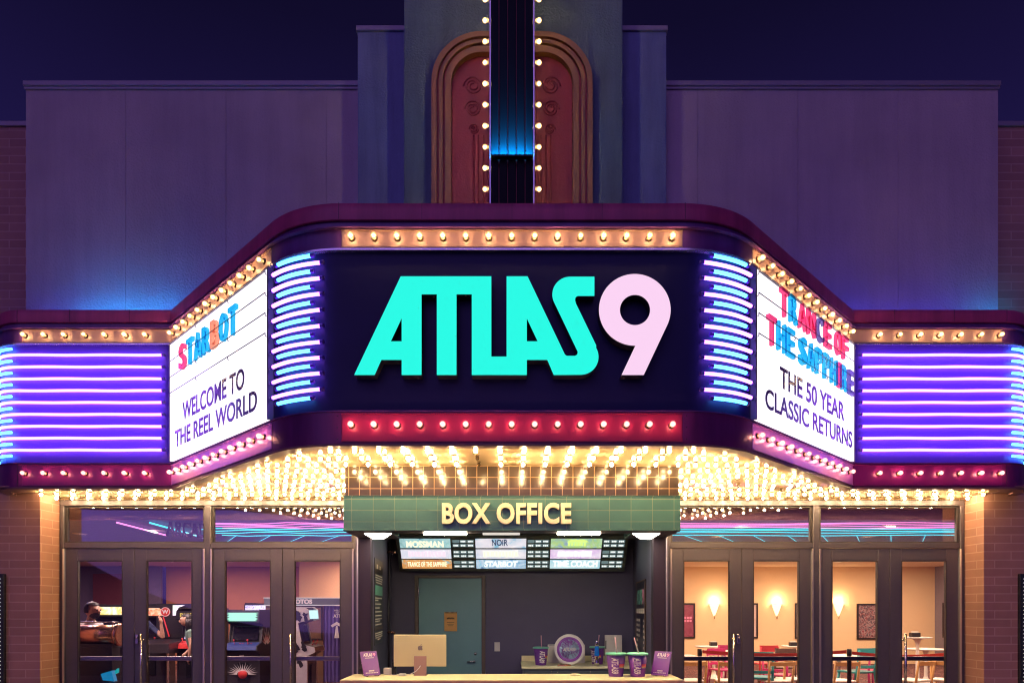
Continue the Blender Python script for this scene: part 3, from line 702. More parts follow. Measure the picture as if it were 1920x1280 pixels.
for sgn, nm in ((-1, "STARBOT"), (1, "TRANCE OF THE SAPPHIRE")):
    t = thing("neon_corner_panel", f"curved marquee corner of cyan and violet neon bars beside the {nm} board", "neon sign", (sgn * 1.9, 6.05, 3.35))
    for i in range(10):
        z = 4.665 - i * 0.1375
        q = arcpts(sgn, 14.5, 37, 0.03); caps(neon(MB(), q, z, 0.0165).build("neon_tube", M['neon_cyan'], t), q, z)
        if i < 9:
            q = arcpts(sgn, 9.5, 41.5, 0.03); caps(neon(MB(), q, z - 0.069, 0.0165).build("neon_tube", M['neon_purple'], t), q, z - 0.069)
    t = thing("neon_wing_panel", f"long violet neon bars with cyan ends beside the {nm} board", "neon sign", (sgn * 5.0, YF, 3.35))
    # painted backing sheet behind the bars
    pth = arcpts(sgn, 88, 0, -0.0185, 10, True) + [(sgn * (XF + 0.012), YF + 0.0185)]
    bk = MB()
    for a, q in zip(pth, pth[1:]):
        bk.quad((a[0], a[1], 3.318), (q[0], q[1], 3.318), (q[0], q[1], 4.699), (a[0], a[1], 4.699))
    bmesh.ops.remove_doubles(bk.bm, verts=list(bk.bm.verts), dist=1e-4)
    bk.build("backing_sheet", M['back'], t)
    for i in range(9):
        z = 4.575 - i * 0.1395
        pts = arcpts(sgn, 62, 0, 0.024, 8, True)
        x1 = XF + 0.09
        for k in range(1, 13): pts.append((sgn * (XW + (x1 - XW) * k / 12), YF - 0.024))
        caps(neon(MB(), pts, z, 0.0165).build("neon_tube", M['neon_purple'], t), pts, z)
    for i in range(10):
        neon(MB(), arcpts(sgn, 80, 9, 0.03, 8, True), 4.645 - i * 0.1395, 0.0165).build("neon_tube", M['neon_cyan'], t)

# ------------------------------------------------------------------ letter boards
def board(label, p0, rz, rows, lines):
    t = thing("letter_board", label, "sign", (p0[0], p0[1], 3.32), rz)
    MB().box(0.03, L45 - 0.03, -0.028, 0.016, 0.006, 1.375).build("light_box", M['board'], t, world=False)
    fr = MB().box(0.004, 0.0295, -0.036, 0.016, 0.0, 1.379).box(L45 - 0.0295, L45 - 0.004, -0.036, 0.016, 0.0, 1.379).box(0.03, L45 - 0.03, -0.036, 0.016, 1.3755, 1.379)
    fr.build("frame", M['rail'], t, world=False)
    for zr in (4.675, 4.48, 4.295, 4.11):
        z = zr - 3.32
        r_ = MB().tube([(0.05, -0.042, z), (L45 - 0.05, -0.042, z)], 0.0045, 6)
        for u in (0.05, 0.85, 1.7, L45 - 0.05): r_.tube([(u, -0.0285, z - 0.03), (u, -0.042, z - 0.024), (u, -0.042, z)], 0.004, 6)
        r_.build("letter_rail", M['rail'], t, world=False)
    for (word, u0, u1, z0, z1, cols) in rows:
        n = len(word); wts = [0.42 if c == ' ' else 0.5 if c == 'I' else 1.15 if c in 'MN' else 1.0 for c in word]; tot = sum(wts); u = u0
        for ch, cc, wt in zip(word, cols, wts):
            w_ = (u1 - u0) * wt / tot
            if ch != ' ':
                MB().text(ch, u + 0.09 * w_, -0.058, z0 - 3.32, w_ * 0.80, z1 - z0, 0.034, 0.012).build("coloured_letter", M[{'r': 'l_red', 'b': 'l_blue', 'o': 'l_orange', 'd': 'l_dark'}[cc]], t, world=False)
            u += w_
    for (txt, u0, u1, z0, z1) in lines:
        MB().text(txt, u0, -0.034, z0 - 3.32, u1 - u0, z1 - z0, 0.004, 0.016).build("black_lettering", M['sheen_ink'], t, world=False)
board("white lit letter board reading STARBOT, WELCOME TO THE REEL WORLD", (-XF, YF), -pi / 4,
      [("STARBOT", L45 - 2.17, L45 - 0.60, 4.275, 4.555, "rbbbobb")],
      [("WELCOME TO", L45 - 2.13, L45 - 0.51, 3.715, 3.92), ("THE REEL WORLD", L45 - 2.37, L45 - 0.235, 3.45, 3.645)])
board("white lit letter board reading TRANCE OF THE SAPPHIRE, THE 50 YEAR CLASSIC RETURNS", (XN, YN), pi / 4,
      [("TRANCE OF", 0.45, 2.28, 4.405, 4.665, "rbrrdr rr"), ("THE SAPPHIRE", 0.18, 2.46, 4.055, 4.325, "rbb bbbbbrbd")],
      [("THE 50 YEAR", 0.515, 2.22, 3.725, 3.93), ("CLASSIC RETURNS", 0.20, 2.47, 3.46, 3.65)])

# ------------------------------------------------------------------ coloured light bars on the marquee roof
for (x0, x1, yb, mt, lb) in ((-5.25, -4.05, 8.27, 'led_cyan', "cyan light bar on the marquee roof at the foot of the stucco wall, STARBOT side"),
                         (5.78, 6.12, 8.27, 'led_cyan', "short cyan light bar at the outer end of the marquee roof, TRANCE side"),
                         (-5.9, -2.4, 8.22, 'led_blue', "long blue light bar on the marquee roof behind the STARBOT board and violet neon bars"),
                         (2.4, 5.7, 8.22, 'led_blue', "added long blue light bar, unseen on the marquee roof behind the TRANCE board and violet neon bars")):  # the TRANCE side long bar is added to give the wall its blue glow
    t = thing("light_bar", lb, "light", ((x0 + x1) / 2, yb, 4.96))
    MB().bbox(x0, x1, yb - 0.025, yb + 0.025, 4.962, 4.99, 0.004, 1).build("housing", M['black'], t)
    MB().box(x0 + 0.01, x1 - 0.01, yb - 0.018, yb + 0.018, 4.9905, 4.996).build("diffuser", M[mt], t)
# ------------------------------------------------------------------ glazed entrances
for sgn, room in ((-1, "arcade"), (1, "dining room")):
    SF = thing("entrance_storefront", f"bronze framed double glass doors with transom windows in front of the {room}", "entrance", (sgn * 3.9, YD, 0))
    def xr(a, b): return sorted((sgn * a, sgn * b))
    fr = MB()
    fr.bbox(*xr(1.70, 5.882), YD - 0.02, YD + 0.09, 2.935, 3.005, 0.004, 1)
    fr.bbox(*xr(5.832, 5.882), YD - 0.018, YD + 0.088, 0, 2.934, 0.004, 1)
    fr.bbox(*xr(1.70, 2.062), YD - 0.016, YD + 0.086, 0, 2.934, 0.004, 1)
    fr.bbox(*xr(3.918, 3.998), YD - 0.018, YD + 0.088, 0, 2.934, 0.004, 1)
    fr.bbox(*xr(2.063, 3.917), YD - 0.015, YD + 0.085, 2.383, 2.455, 0.004, 1)
    fr.bbox(*xr(3.999, 5.831), YD - 0.015, YD + 0.085, 2.383, 2.455, 0.004, 1)
    fr.build("frame", M['frame'], SF)
    MB().box(*xr(1.70, 5.884), YD, YD + 0.08, 3.0055, 3.0585).build("tile_strip", M['tile_dark'], SF)
    for a, b in ((2.063, 3.917), (3.999, 5.831)):
        w = MB().box(*xr(a + 0.0, a + 0.03), YD + 0.02, YD + 0.06, 2.456, 2.934).box(*xr(b - 0.03, b), YD + 0.02, YD + 0.06, 2.456, 2.934)
        w.box(*xr(a + 0.031, b - 0.031), YD + 0.02, YD + 0.06, 2.456, 2.472).box(*xr(a + 0.031, b - 0.031), YD + 0.02, YD + 0.06, 2.916, 2.934)
        wo_ = w.build("transom_window", M['frame_dark'], SF)
        MB().box(*xr(a + 0.028, b - 0.028), YD + 0.037, YD + 0.043, 2.47, 2.918).build("glass_pane", M['transom_glass'], wo_)
    for xa in (2.066, 3.906, 4.002, 5.826):
        MB().bbox(*xr(xa - 0.012, xa + 0.012), YD - 0.036, YD - 0.019, 0.01, 2.375, 0.004, 1).build("hinge_strip", M['alu'], SF)
    leaves = [(2.085, 2.985, 'in'), (2.992, 3.892, None), (4.016, 4.916, None), (4.922, 5.812, 'in')] if sgn > 0 else [(2.085, 2.985, 'out'), (2.992, 3.892, None), (4.016, 4.916, 'out'), (4.922, 5.812, None)]
    for a, b, hd in leaves:
        l = MB(); st = 0.15
        l.bbox(*xr(a, a + st), YD, YD + 0.045, 0.012, 2.378, 0.004, 1).bbox(*xr(b - st, b), YD, YD + 0.045, 0.012, 2.378, 0.004, 1)
        l.bbox(*xr(a + st, b - st), YD + 0.001, YD + 0.044, 2.222, 2.377, 0.004, 1).bbox(*xr(a + st, b - st), YD + 0.001, YD + 0.044, 0.013, 0.26, 0.004, 1)
        d = l.build("door", M['frame'], SF)
        g = MB()
        for q in ((a + st, a + st + 0.009, 0.261, 2.221), (b - st - 0.009, b - st, 0.261, 2.221)): g.box(*xr(q[0], q[1]), YD - 0.003, YD + 0.047, q[2], q[3])
        g.box(*xr(a + st + 0.0095, b - st - 0.0095), YD - 0.003, YD + 0.047, 2.212, 2.221); g.build("gasket", M['frame_dark'], d)
        MB().box(*xr(a + st + 0.002, b - st - 0.002), YD + 0.019, YD + 0.025, 0.262, 2.21).build("glass_pane", M['glass'], d)
        MB().bbox(*xr(a + st - 0.02, b - st + 0.02), YD + 0.07, YD + 0.11, 0.915, 0.97, 0.008, 2).build("push_bar", M['white'] if sgn < 0 else M['frame'], d)  # left bars whitened, the light on them is put into the colour
        if hd:
            # sgn<0: handle on the stile away from the centre; sgn>0: on the inner stile of the outer leaf, outer stile of the inner leaf
            hx = (b - st * 0.22) if sgn < 0 else ((b - st * 0.85) if a < 3 else (a + st * 0.55))
            if sgn < 0: hx = b - st * 0.14 - 0.02
            hx = {-1: {2.085: 2.862, 4.016: 4.795}, 1: {2.085: 2.862, 4.922: 5.085}}[sgn][a] * sgn
            h = MB().tube([(hx, YD - 0.07, 0.45), (hx, YD - 0.07, 1.275)], 0.0155, 12)
            for z in (0.6, 1.19): h.tube([(hx - 0.0, YD - 0.055, z), (hx - 0.0, YD - 0.001, z)], 0.009, 8).ball((hx - 0.0, YD - 0.006, z), 0.016, 10, 6)
            h.build("pull_handle", M['steel'], d)
            if a in (4.016,) or sgn > 0 and a < 3:
                lx_ = sgn * (a + st * 0.5) if sgn > 0 and a > 3 else (sgn * (b - st * 0.45))
                MB().bbox(lx_ - 0.022 + (0.03 if sgn > 0 else -0.03), lx_ + 0.022 + (0.03 if sgn > 0 else -0.03), YD - 0.022, YD - 0.001, 1.14, 1.26, 0.006, 2).lathe([(0.016, 0), (0.016, -0.012), (0, -0.013)], (lx_ + (0.03 if sgn > 0 else -0.03), YD - 0.0225, 1.22), 14, 'y').build("lock", M['steel'], d)

# ------------------------------------------------------------------ poster cases on the brick
for sgn, nm in ((-1, "arcade"), (1, "dining room")):
    t = thing("poster_case", f"black wall display case with tiny white lamps on the brick beside the {nm} doors", "display case", (sgn * 7.0, YB, 0.6))
    xi = 6.305
    c = MB().bbox(*sorted((sgn * xi, sgn * 7.6)), YB - 0.06, YB - 0.002, 0.5, 2.03, 0.006, 1); c.build("case", M['case_black'], t)
    q = MB()
    for k in range(30):
        for xx in (xi + 0.035, 7.565): q.ball((sgn * xx, YB - 0.0625, 0.56 + k * 0.0485), 0.006, 6, 4)
    lam = q.build("lamp_row", M['dimlight'], t); lam["kind"] = "stuff"
    MB().box(*sorted((sgn * (xi + 0.08), sgn * 7.52)), YB - 0.064, YB - 0.0605, 0.58, 1.95).build("poster", artwork("case_poster", [(0.02, 0.03, 0.08), (0.06, 0.05, 0.16), (0.03, 0.10, 0.16)], 4), t)

# ------------------------------------------------------------------ box office booth
BX = thing("ticket_booth", "box office booth with green tiled header, dark side jambs and navy interior", "ticket booth", (0, 8.2, 0))
HX = 1.677
MB().box(-HX + 0.006, HX - 0.006, 6.84, 7.60, 2.718, 3.0315).build("upper_tile_wall", M['tile_dark'], BX)
hd = MB().box(-HX, HX, 6.80, 7.05, 2.388, 2.7165)
for s in (-1, 1): hd.box(*sorted((s * 1.25, s * HX)), 7.0515, 7.60, 2.388, 2.7165)
hd.build("header", M['tile_green'], BX)
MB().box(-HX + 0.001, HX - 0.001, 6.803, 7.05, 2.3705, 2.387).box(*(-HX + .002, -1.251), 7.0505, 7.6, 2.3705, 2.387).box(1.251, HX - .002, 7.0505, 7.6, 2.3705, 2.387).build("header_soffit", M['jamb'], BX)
MB().bbox(-HX - 0.004, HX + 0.004, 6.79, 6.83, 2.715, 2.7225, 0.002, 1).bbox(-HX - 0.004, HX + 0.004, 6.79, 6.80 - 0.0005, 2.374, 2.388, 0.002, 1).build("header_trim", M['tile_green'], BX)
for s in (-1, 1):
    pl = [(s * 1.69, 7.5), (s * 1.553, 7.5), (s * 1.553, 7.62), (s * 1.742, 9.80), (s * 1.87, 9.80), (s * 1.69, 8.885)]
    if s > 0: pl = pl[::-1]
    b = MB().prism(pl, 0.0, 2.80, 'z')
    b.bm.normal_update()
    for f in b.bm.faces:
        c = f.calc_center_median()
        f.material_index = 1 if abs(f.normal.z) < 0.5 and abs(f.normal.x) > 0.9 and c.y > 7.65 and abs(c.x) < 1.68 else 0
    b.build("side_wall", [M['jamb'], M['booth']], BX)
    MB().box(*sorted((s * 1.652, s * HX - s * 0.003)), 7.06, 7.49, 0, 2.369) if False else None
    lt = [(s * 1.52, 7.02), (s * 1.24, 7.02), (s * 1.40, 7.50), (s * 1.535, 7.585)]
    MB().prism(lt if s < 0 else lt[::-1], 2.3665, 2.3700, 'z').build("corner_light", M['cornerlight'], BX)
    # tiled outer corner and its aluminium edge
    MB().bbox(*sorted((s * 1.692, s * 1.706)), 7.49, 7.52, 0, 2.386, 0.003, 1).build("corner_trim", M['alu'], BX)
for x0, x1, mt in ((-0.90, -0.465, 'whitelight'), (-0.30, 0.08, 'dimlight'), (0.465, 0.90, 'whitelight')):
    MB().bbox(x0, x1, 6.95, 7.03, 2.354, 2.370, 0.003, 1).build("linear_light", M[mt], BX)
bw = MB().box(-1.742, -1.396, 9.80, 9.9, 0, 2.80).box(-0.382, 1.742, 9.80, 9.9, 0, 2.80).box(-1.395, -0.383, 9.80, 9.9, 2.077, 2.80)
bw.build("back_wall", M['booth'], BX)
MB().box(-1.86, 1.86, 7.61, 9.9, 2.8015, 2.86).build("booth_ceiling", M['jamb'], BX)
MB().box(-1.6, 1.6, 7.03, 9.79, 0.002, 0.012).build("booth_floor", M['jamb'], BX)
# staff door in the back wall
df = MB().bbox(-1.394, -1.342, 9.77, 9.86, 0.0125, 2.075, 0.004, 1).bbox(-0.434, -0.384, 9.77, 9.86, 0.0125, 2.075, 0.004, 1).bbox(-1.3415, -0.4345, 9.772, 9.86, 2.036, 2.075, 0.004, 1)
df.build("door_frame", M['brown_frame'], BX)
dr = MB().bbox(-1.339, -0.4365, 9.80, 9.845, 0.02, 2.033, 0.003, 1).build("staff_door", M['teal_door'], BX)
hx, hz = px(889, 9.8), pz(1239, 9.8)
h = MB().lathe([(0.028, 0), (0.028, -0.012), (0.02, -0.03), (0.016, -0.05), (0, -0.05)], (hx, 9.7995, hz), 18, 'y').tube([(hx, 9.755, hz), (hx - 0.03, 9.75, hz), (hx - 0.10, 9.757, hz - 0.004)], 0.011, 8)
h.build("lever_handle", M['chrome'], dr)
MB().lathe([(0.026, 0), (0.026, -0.008), (0.018, -0.012), (0.018, -0.02), (0, -0.02)], (px(891.5, 9.8), 9.7995, pz(1224.5, 9.8)), 18, 'y').build("lock_cylinder", M['chrome'], dr)
MB().box(px(783.5, 9.8), px(786, 9.8), 9.785, 9.799, pz(1116, 9.8), pz(1101, 9.8)).build("hinge", M['steel'], dr)
# lettering on the header
bo = MB().text("BOX OFFICE", 0.0 + px(950, 6.75), 6.772, pz(982, 6.77), (1071 - 829) * 6.77 / F, (982 - 942.5) * 6.77 / F, 0.05, 0.035, 'C', space=1.06)
bo.build("header_lettering", M['cream'], BX)

# menu display of nine films
tl = math.atan2(0.37, 0.464)
DP = thing("menu_display", "long tilted screen listing nine films with their show times above the booth door", "display", (0.0, 9.60, 2.122), 0, None, tl)
MB().bbox(-1.582, 1.582, -0.005, 0.05, 0.0, 0.60, 0.006, 1).build("display_body", paint("display_grey", (0.10, 0.11, 0.095), 0.45), DP, world=False)
def du(x): return (x - 962) / 1855 * 3.164
def dv(y): return (352 - y) / 300 * 0.598
rows_ = [(78, 153), (165, 241), (251, 325)]; colsx = [(65, 470), (670, 1075), (1272, 1680)]; tx = [(485, 660), (1085, 1262), (1690, 1866)]
art = [[((0.10, 0.26, 0.34), (0.45, 0.75, 0.80), (0.25, 0.42, 0.40)), ((0.75, 0.72, 0.85), (0.92, 0.88, 0.95), (0.25, 0.50, 0.70)), ((0.55, 0.75, 0.70), (0.45, 0.70, 0.25), (0.30, 0.40, 0.60))],
       [((0.65, 0.80, 0.95), (0.85, 0.82, 0.95), (0.70, 0.85, 0.95)), ((0.60, 0.75, 0.95), (0.92, 0.86, 0.92), (0.55, 0.72, 0.92)), ((0.70, 0.52, 0.90), (0.85, 0.65, 0.92), (0.90, 0.80, 0.96))],
       [((0.25, 0.60, 0.65), (0.80, 0.36, 0.10), (0.60, 0.25, 0.12)), ((0.20, 0.40, 0.65), (0.55, 0.75, 0.90), (0.10, 0.22, 0.42)), ((0.45, 0.75, 0.82), (0.62, 0.85, 0.90), (0.40, 0.68, 0.80))]]
W1 = glow("screen_white", (0.95, 1.0, 0.95), 1.3); W2 = glow("screen_cream", (1.0, 0.95, 0.62), 1.3); W3 = glow("screen_navy", (0.05, 0.10, 0.22), 0.6); W4 = glow("screen_lime", (0.75, 1.0, 0.25), 1.1); W5 = glow("screen_yellow", (1.0, 0.75, 0.12), 1.1); W6 = glow("screen_pink", (1.0, 0.75, 0.85), 1.1)
words = {(0, 0): ("MOSSMAN", 'W2', 115, 415, 96, 148), (0, 1): ("NOIR", 'W3', 800, 930, 82, 135), (2, 0): ("TRANCE OF THE SAPPHIRE", 'W2', 110, 430, 268, 308), (2, 1): ("STARBOT", 'W1', 735, 1010, 262, 312),
         (2, 2): ("TIME COACH", 'W1', 1295, 1660, 258, 312)}
for i in range(3):
    for j in range(3):
        a, b_ = colsx[j]; c, d_ = rows_[i]
        bn = MB().box(du(a), du(b_), -0.009, -0.0055, dv(d_), dv(c)).build("film_banner", artwork(f"film_art_{i}{j}", art[i][j], 7, 0.85, 1.0), DP, world=False)
        if (i, j) in words:
            t_, wm, u0, u1, v0, v1 = words[(i, j)]
            MB().text(t_, du(u0), -0.0095, dv(v1), du(u1) - du(u0), dv(v0) - dv(v1), 0.002, 0.03, shear=0.15 if i == 2 and j < 2 else 0).build("film_title", dict(W1=W1, W2=W2, W3=W3)[wm], bn, world=False)
        elif i == 0 and j == 2:
            s = MB()
            for k in range(6): s.box(du(1410 + k * 25), du(1428 + k * 25), -0.012, -0.0095, dv(136), dv(110))
            s.prism([(du(1400), dv(106)), (du(1575), dv(106)), (du(1545), dv(84)), (du(1430), dv(84))], -0.012, -0.0095, 'y')
            s.build("film_title", W4, bn, world=False)
        else:
            s = MB(); r0 = random.Random(i * 7 + j)
            u = a + 60
            while u < b_ - 70:
                wd = r0.uniform(16, 30); s.box(du(u), du(u + wd), -0.012, -0.0095, dv(d_ - 20 + r0.uniform(0, 6)), dv(c + 18 - r0.uniform(0, 6))); u += wd + 7
            s.build("film_title", (W6, W2, W1)[j], bn, world=False)
        tg = MB(); a, b_ = tx[j]; r0 = random.Random(i * 3 + j); pill = MB()
        for k in range(3):
            for l in range(2):
                u0 = a + k * (b_ - a) / 3 + 2; u1 = a + (k + 1) * (b_ - a) / 3 - 3; v0 = c + 10 + l * 33; v1 = v0 + 24
                pill.box(du(u0), du(u1), -0.0065, -0.0055, dv(v1), dv(v0))
                if not (k == 0 and l == 0 and (i, j) in ((0, 0), (0, 1), (2, 0), (1, 2), (2, 2))):
                    n_ = r0.choice((3, 4, 4)); cw = (u1 - u0 - 14) / n_
                    for q in range(n_): tg.box(du(u0 + 7 + q * cw), du(u0 + 7 + q * cw + cw * 0.72), -0.0085, -0.0068, dv(v1 - 6), dv(v0 + 6))
        tp = pill.build("show_times", glow(f"pill_{i}{j}", (0.16, 0.24, 0.25), 0.9), DP, world=False)
        tg.build("time_lettering", W1, tp, world=False)

# price menu on the left booth wall and sign on the right one
def wallframe(s):
    a = math.atan2(-0.189, 2.18)      # splay of the side wall
    return a
LW = thing("price_menu", "tall dark menu with a teal plate on the booth wall by the computer", "menu", (-1.5632, 7.74, 1.18), pi / 2 + math.atan2(0.189, 2.18))
mw = 0.86
MB().box(0.0, mw, -0.007, -0.002, 0, 1.0).build("menu_panel", M['black'], LW, world=False)
MW = paint("menu_white", (0.80, 0.72, 0.58), 0.5, var=0.02)
s = MB(); v = 0.955
for k, (u0, u1, z, h_) in enumerate([(0.2, 0.38, 0.885, 0.05), (0.5, 0.62, 0.885, 0.045), (0.03, 0.84, 0.80, 0.013), (0.06, 0.84, 0.772, 0.013), (0.10, 0.82, 0.744, 0.013), (0.14, 0.78, 0.716, 0.013), (0.05, 0.8, 0.535, 0.014), (0.05, 0.35, 0.51, 0.012), (0.05, 0.7, 0.465, 0.014),
                                  (0.05, 0.5, 0.42, 0.014), (0.05, 0.75, 0.375, 0.014), (0.05, 0.75, 0.33, 0.014), (0.05, 0.8, 0.29, 0.013), (0.05, 0.55, 0.265, 0.013), (0.05, 0.72, 0.225, 0.014), (0.03, 0.84, 0.125, 0.013), (0.05, 0.84, 0.10, 0.013), (0.09, 0.82, 0.075, 0.013), (0.3, 0.6, 0.05, 0.012)]):
    u = u0; r0 = random.Random(k)
    while u < u1 - 0.03:
        w_ = min(r0.uniform(0.05, 0.15), u1 - u); s.box(u, u + w_, -0.0095, -0.0072, z, z + h_); u += w_ + 0.02
s.build("menu_lettering", MW, LW, world=False)
MB().bbox(0.06, 0.82, -0.0105, -0.0072, 0.575, 0.69, 0.0015, 1).build("teal_plate", M['mint'], LW, world=False)
MB().box(0.0, mw, -0.0102, -0.0072, 0.17, 0.205).build("brown_stripe", M['brown_frame'], LW, world=False)
RW_ = thing("framed_sign", "gold framed ATLAS9 notice on the booth wall behind the purple cups", "sign", (1.692, 9.24, 1.05), -pi / 2 - math.atan2(0.189, 2.18))
f_ = MB().box(0, 1.14, -0.012, -0.002, 0.0, 0.9)
f_.build("panel", M['black'], RW_, world=False)
MB().box(0, 1.14, -0.016, -0.0125, 0.885, 0.9).box(0, 0.018, -0.016, -0.0125, 0.0, 0.884).box(1.122, 1.14, -0.016, -0.0125, 0.0, 0.884).build("frame", M['gold'], RW_, world=False)
MB().text("ATLAS", 0.10, -0.0125, 0.60, 0.66, 0.19, 0.003, 0.04).build("sign_title", M['mint'], RW_, world=False)
MB().text("9", 0.80, -0.0125, 0.60, 0.18, 0.19, 0.003, 0.04).build("sign_numeral", M['pinkp'], RW_, world=False)
s = MB()
for k in range(4): s.box(0.08 + k * 0.25, 0.29 + k * 0.25, -0.0145, -0.0125, 0.49, 0.55)
for k in range(6):
    for u0, u1 in ((0.08, 0.26), (0.34, 0.5), (0.92, 1.05)):
        if u0 == 0.34 and k in (4, 5): continue
        s.box(u0, u1 + random.uniform(-0.05, 0.03), -0.0145, -0.0125, 0.385 - k * 0.066, 0.417 - k * 0.066)
s.build("sign_lettering", MW, RW_, world=False)
t = thing("conduit_pole", "thin dark pole with copper clips standing against the booth wall behind the computer", "pole", (-1.70, 9.33, 0.012))
MB().tube([(-1.685, 9.33, 0.0125), (-1.685, 9.33, 2.5)], 0.014, 8).build("pole", M['jamb'], t)
for z in (pz(1035, 9.33), pz(1185, 9.33)):
    MB().tube([(-1.70, 9.32, z), (-1.66, 9.29, z + 0.01), (-1.60, 9.27, z - 0.005)], 0.016, 8).ball((-1.60, 9.27, z - 0.005), 0.022, 8, 6).build("copper_clip", M['copper'], t)
t = thing("light_switch", "white light switch plate on the navy wall right of the teal door", "switch", (px(932, 9.8), 9.8, pz(1211, 9.8)))
MB().bbox(px(927, 9.8), px(937.3, 9.8), 9.79, 9.7985, pz(1220, 9.8), pz(1203, 9.8), 0.003, 2).build("plate", M['white'], t)
MB().bbox(px(930.4, 9.8), px(934, 9.8), 9.784, 9.7895, pz(1215, 9.8), pz(1208, 9.8), 0.001, 1).build("rocker", M['white'], t)
t = thing("notice_pad", "amber paper notice pad hanging on the teal staff door", "notice", (px(845, 9.79), 9.79, pz(1164, 9.79)))
MB().bbox(px(833, 9.79), px(857, 9.79), 9.782, 9.797, pz(1182.5, 9.79), pz(1147, 9.79), 0.002, 1).build("paper", M['notepad'], t)
s = MB()
for k in range(10): s.box(px(834.2 + k * 2.3, 9.79), px(835.4 + k * 2.3, 9.79), 9.7795, 9.7815, pz(1149, 9.79), pz(1146, 9.79))
s.tube([(px(838 + k * 0.5, 9.79), 9.7805, pz(1158.5 + 2.0 * sin(k * 1.9), 9.79)) for k in range(29)], 0.003, 5)
for k in range(3): s.box(px(838 + k, 9.79), px(852 - k, 9.79), 9.7803, 9.7815, pz(1166.5 + 3 * k, 9.79), pz(1165.8 + 3 * k, 9.79))
s.build("notice_text", M['darkink'], t)

# front counter
CT = thing("ticket_counter", "cream topped ticket counter across the front of the box office booth", "counter", (0, 7.0, 0))
MB().bbox(-1.70, 1.70, 6.74, 7.36, 0.858, 0.895, 0.004, 2).build("counter_top", M['counter'], CT)
MB().box(-1.699, 1.699, 6.732, 6.739, 0.80, 0.884).build("front_edge", M['counter_edge'], CT)
MB().box(-1.66, 1.66, 6.80, 7.34, 0.0, 0.857).build("counter_body", M['counter_edge'], CT)
CZ = 0.8955
# back counter
BC = thing("back_counter", "small cream counter with grey cupboard against the navy back wall", "counter", (0.9, 9.3, 0))
MB().bbox(0.125, 1.66, 8.90, 9.76, 0.81, 0.845, 0.004, 2).build("counter_top", M['counter'], BC)
MB().bbox(0.135, 1.70, 9.762, 9.797, 0.846, 0.925, 0.003, 1).build("backsplash", M['counter'], BC)
cb = MB().box(0.15, 1.655, 8.93, 9.75, 0.0125, 0.809); cb.build("cupboard", M['cabinet'], BC)
for x in (0.52, 0.60, 1.02): MB().tube([(x, 8.915, 0.70), (x, 8.915, 0.79)], 0.005, 6).build("cupboard_handle", M['steel'], BC)
BZ = 0.8455

# computer, seen from behind
t = thing("desktop_computer", "flat champagne desktop computer seen from behind on the ticket counter", "computer", (px(788, 7.2), 7.2, CZ))
x0, x1 = px(738.5, 7.2), px(837, 7.2); z0, z1 = pz(1248.5, 7.2), pz(1189, 7.2)
MB().bbox(x0, x1, 7.185, 7.2, z0, z1, 0.005, 3).build("screen_housing", M['champagne'], t)
MB().box(x0 + 0.012, x1 - 0.012, 7.2005, 7.202, z0 + 0.07, z1 - 0.012).build("screen", M['screen_off'], t)
sx0, sx1 = px(776.3, 7.17), px(799.5, 7.17)
MB().prism([(7.176, 1.10), (7.183, 1.10), (7.176, CZ + 0.006), (7.30, CZ + 0.006), (7.30, CZ + 0.0005), (7.13, CZ + 0.0005), (7.13, CZ + 0.006), (7.168, CZ + 0.006)], sx0, sx1, 'x').build("stand", M['rose'], t)
cx, cz = px(788, 7.18), pz(1213.5, 7.18); k = 0.052
lobe = [(0, .30), (.10, .36), (.24, .38), (.38, .30), (.46, .20), (.36, .10), (.34, -.04), (.40, -.16), (.48, -.22), (.40, -.40), (.28, -.52), (.14, -.50), (0, -.46), (-.14, -.50), (-.28, -.52), (-.42, -.36), (-.50, -.12), (-.48, .12), (-.38, .30), (-.24, .38), (-.10, .36)]
lf = [(.02, .42), (.04, .56), (.14, .68), (.24, .72), (.23, .58), (.13, .45)]
MB().shape([[(cx + a * k, cz + b_ * k) for a, b_ in lobe]], 7.1848, 0.001).shape([[(cx + a * k, cz + b_ * k) for a, b_ in lf]], 7.1848, 0.001).build("fruit_logo", M['logo'], t)
MB().tube([(px(788, 7.16), 7.164, 1.0), (px(787, 7.15), 7.135, 0.985), (px(780, 7.14), 7.12, 0.945), (px(768, 7.14), 7.13, 0.91), (px(755, 7.14), 7.15, 0.902)], 0.0045, 8).build("power_cord", M['white'], t)
t = thing("power_brick", "small white power adapter beside the computer stand", "adapter", (px(754, 7.14), 7.14, CZ))
MB().bbox(px(748, 7.14), px(761, 7.14), 7.12, 7.18, CZ, CZ + 0.026, 0.009, 3).build("case", M['white'], t)
MB().tube([(px(748, 7.14), 7.15, CZ + 0.012), (px(738, 7.14), 7.18, CZ + 0.006), (px(728, 7.14), 7.2, CZ + 0.006)], 0.004, 6).build("lead", M['white'], t)
t = thing("card_reader", "slim black payment terminal standing left of the computer", "payment terminal", (px(738, 7.25), 7.25, CZ))
MB().bbox(px(735.5, 7.25), px(743.5, 7.25), 7.23, 7.28, CZ, CZ + 0.135, 0.006, 2).build("terminal_body", M['black'], t)
MB().tube([(px(736.5, 7.25), 7.25, CZ + 0.1355), (px(736.5, 7.25), 7.25, CZ + 0.165)], 0.004, 6).build("aerial", M['black'], t)
t = thing("cable_heap", "tangle of black cables and a white adapter behind the purple card by the computer", "cables", (px(690, 7.28), 7.28, CZ))
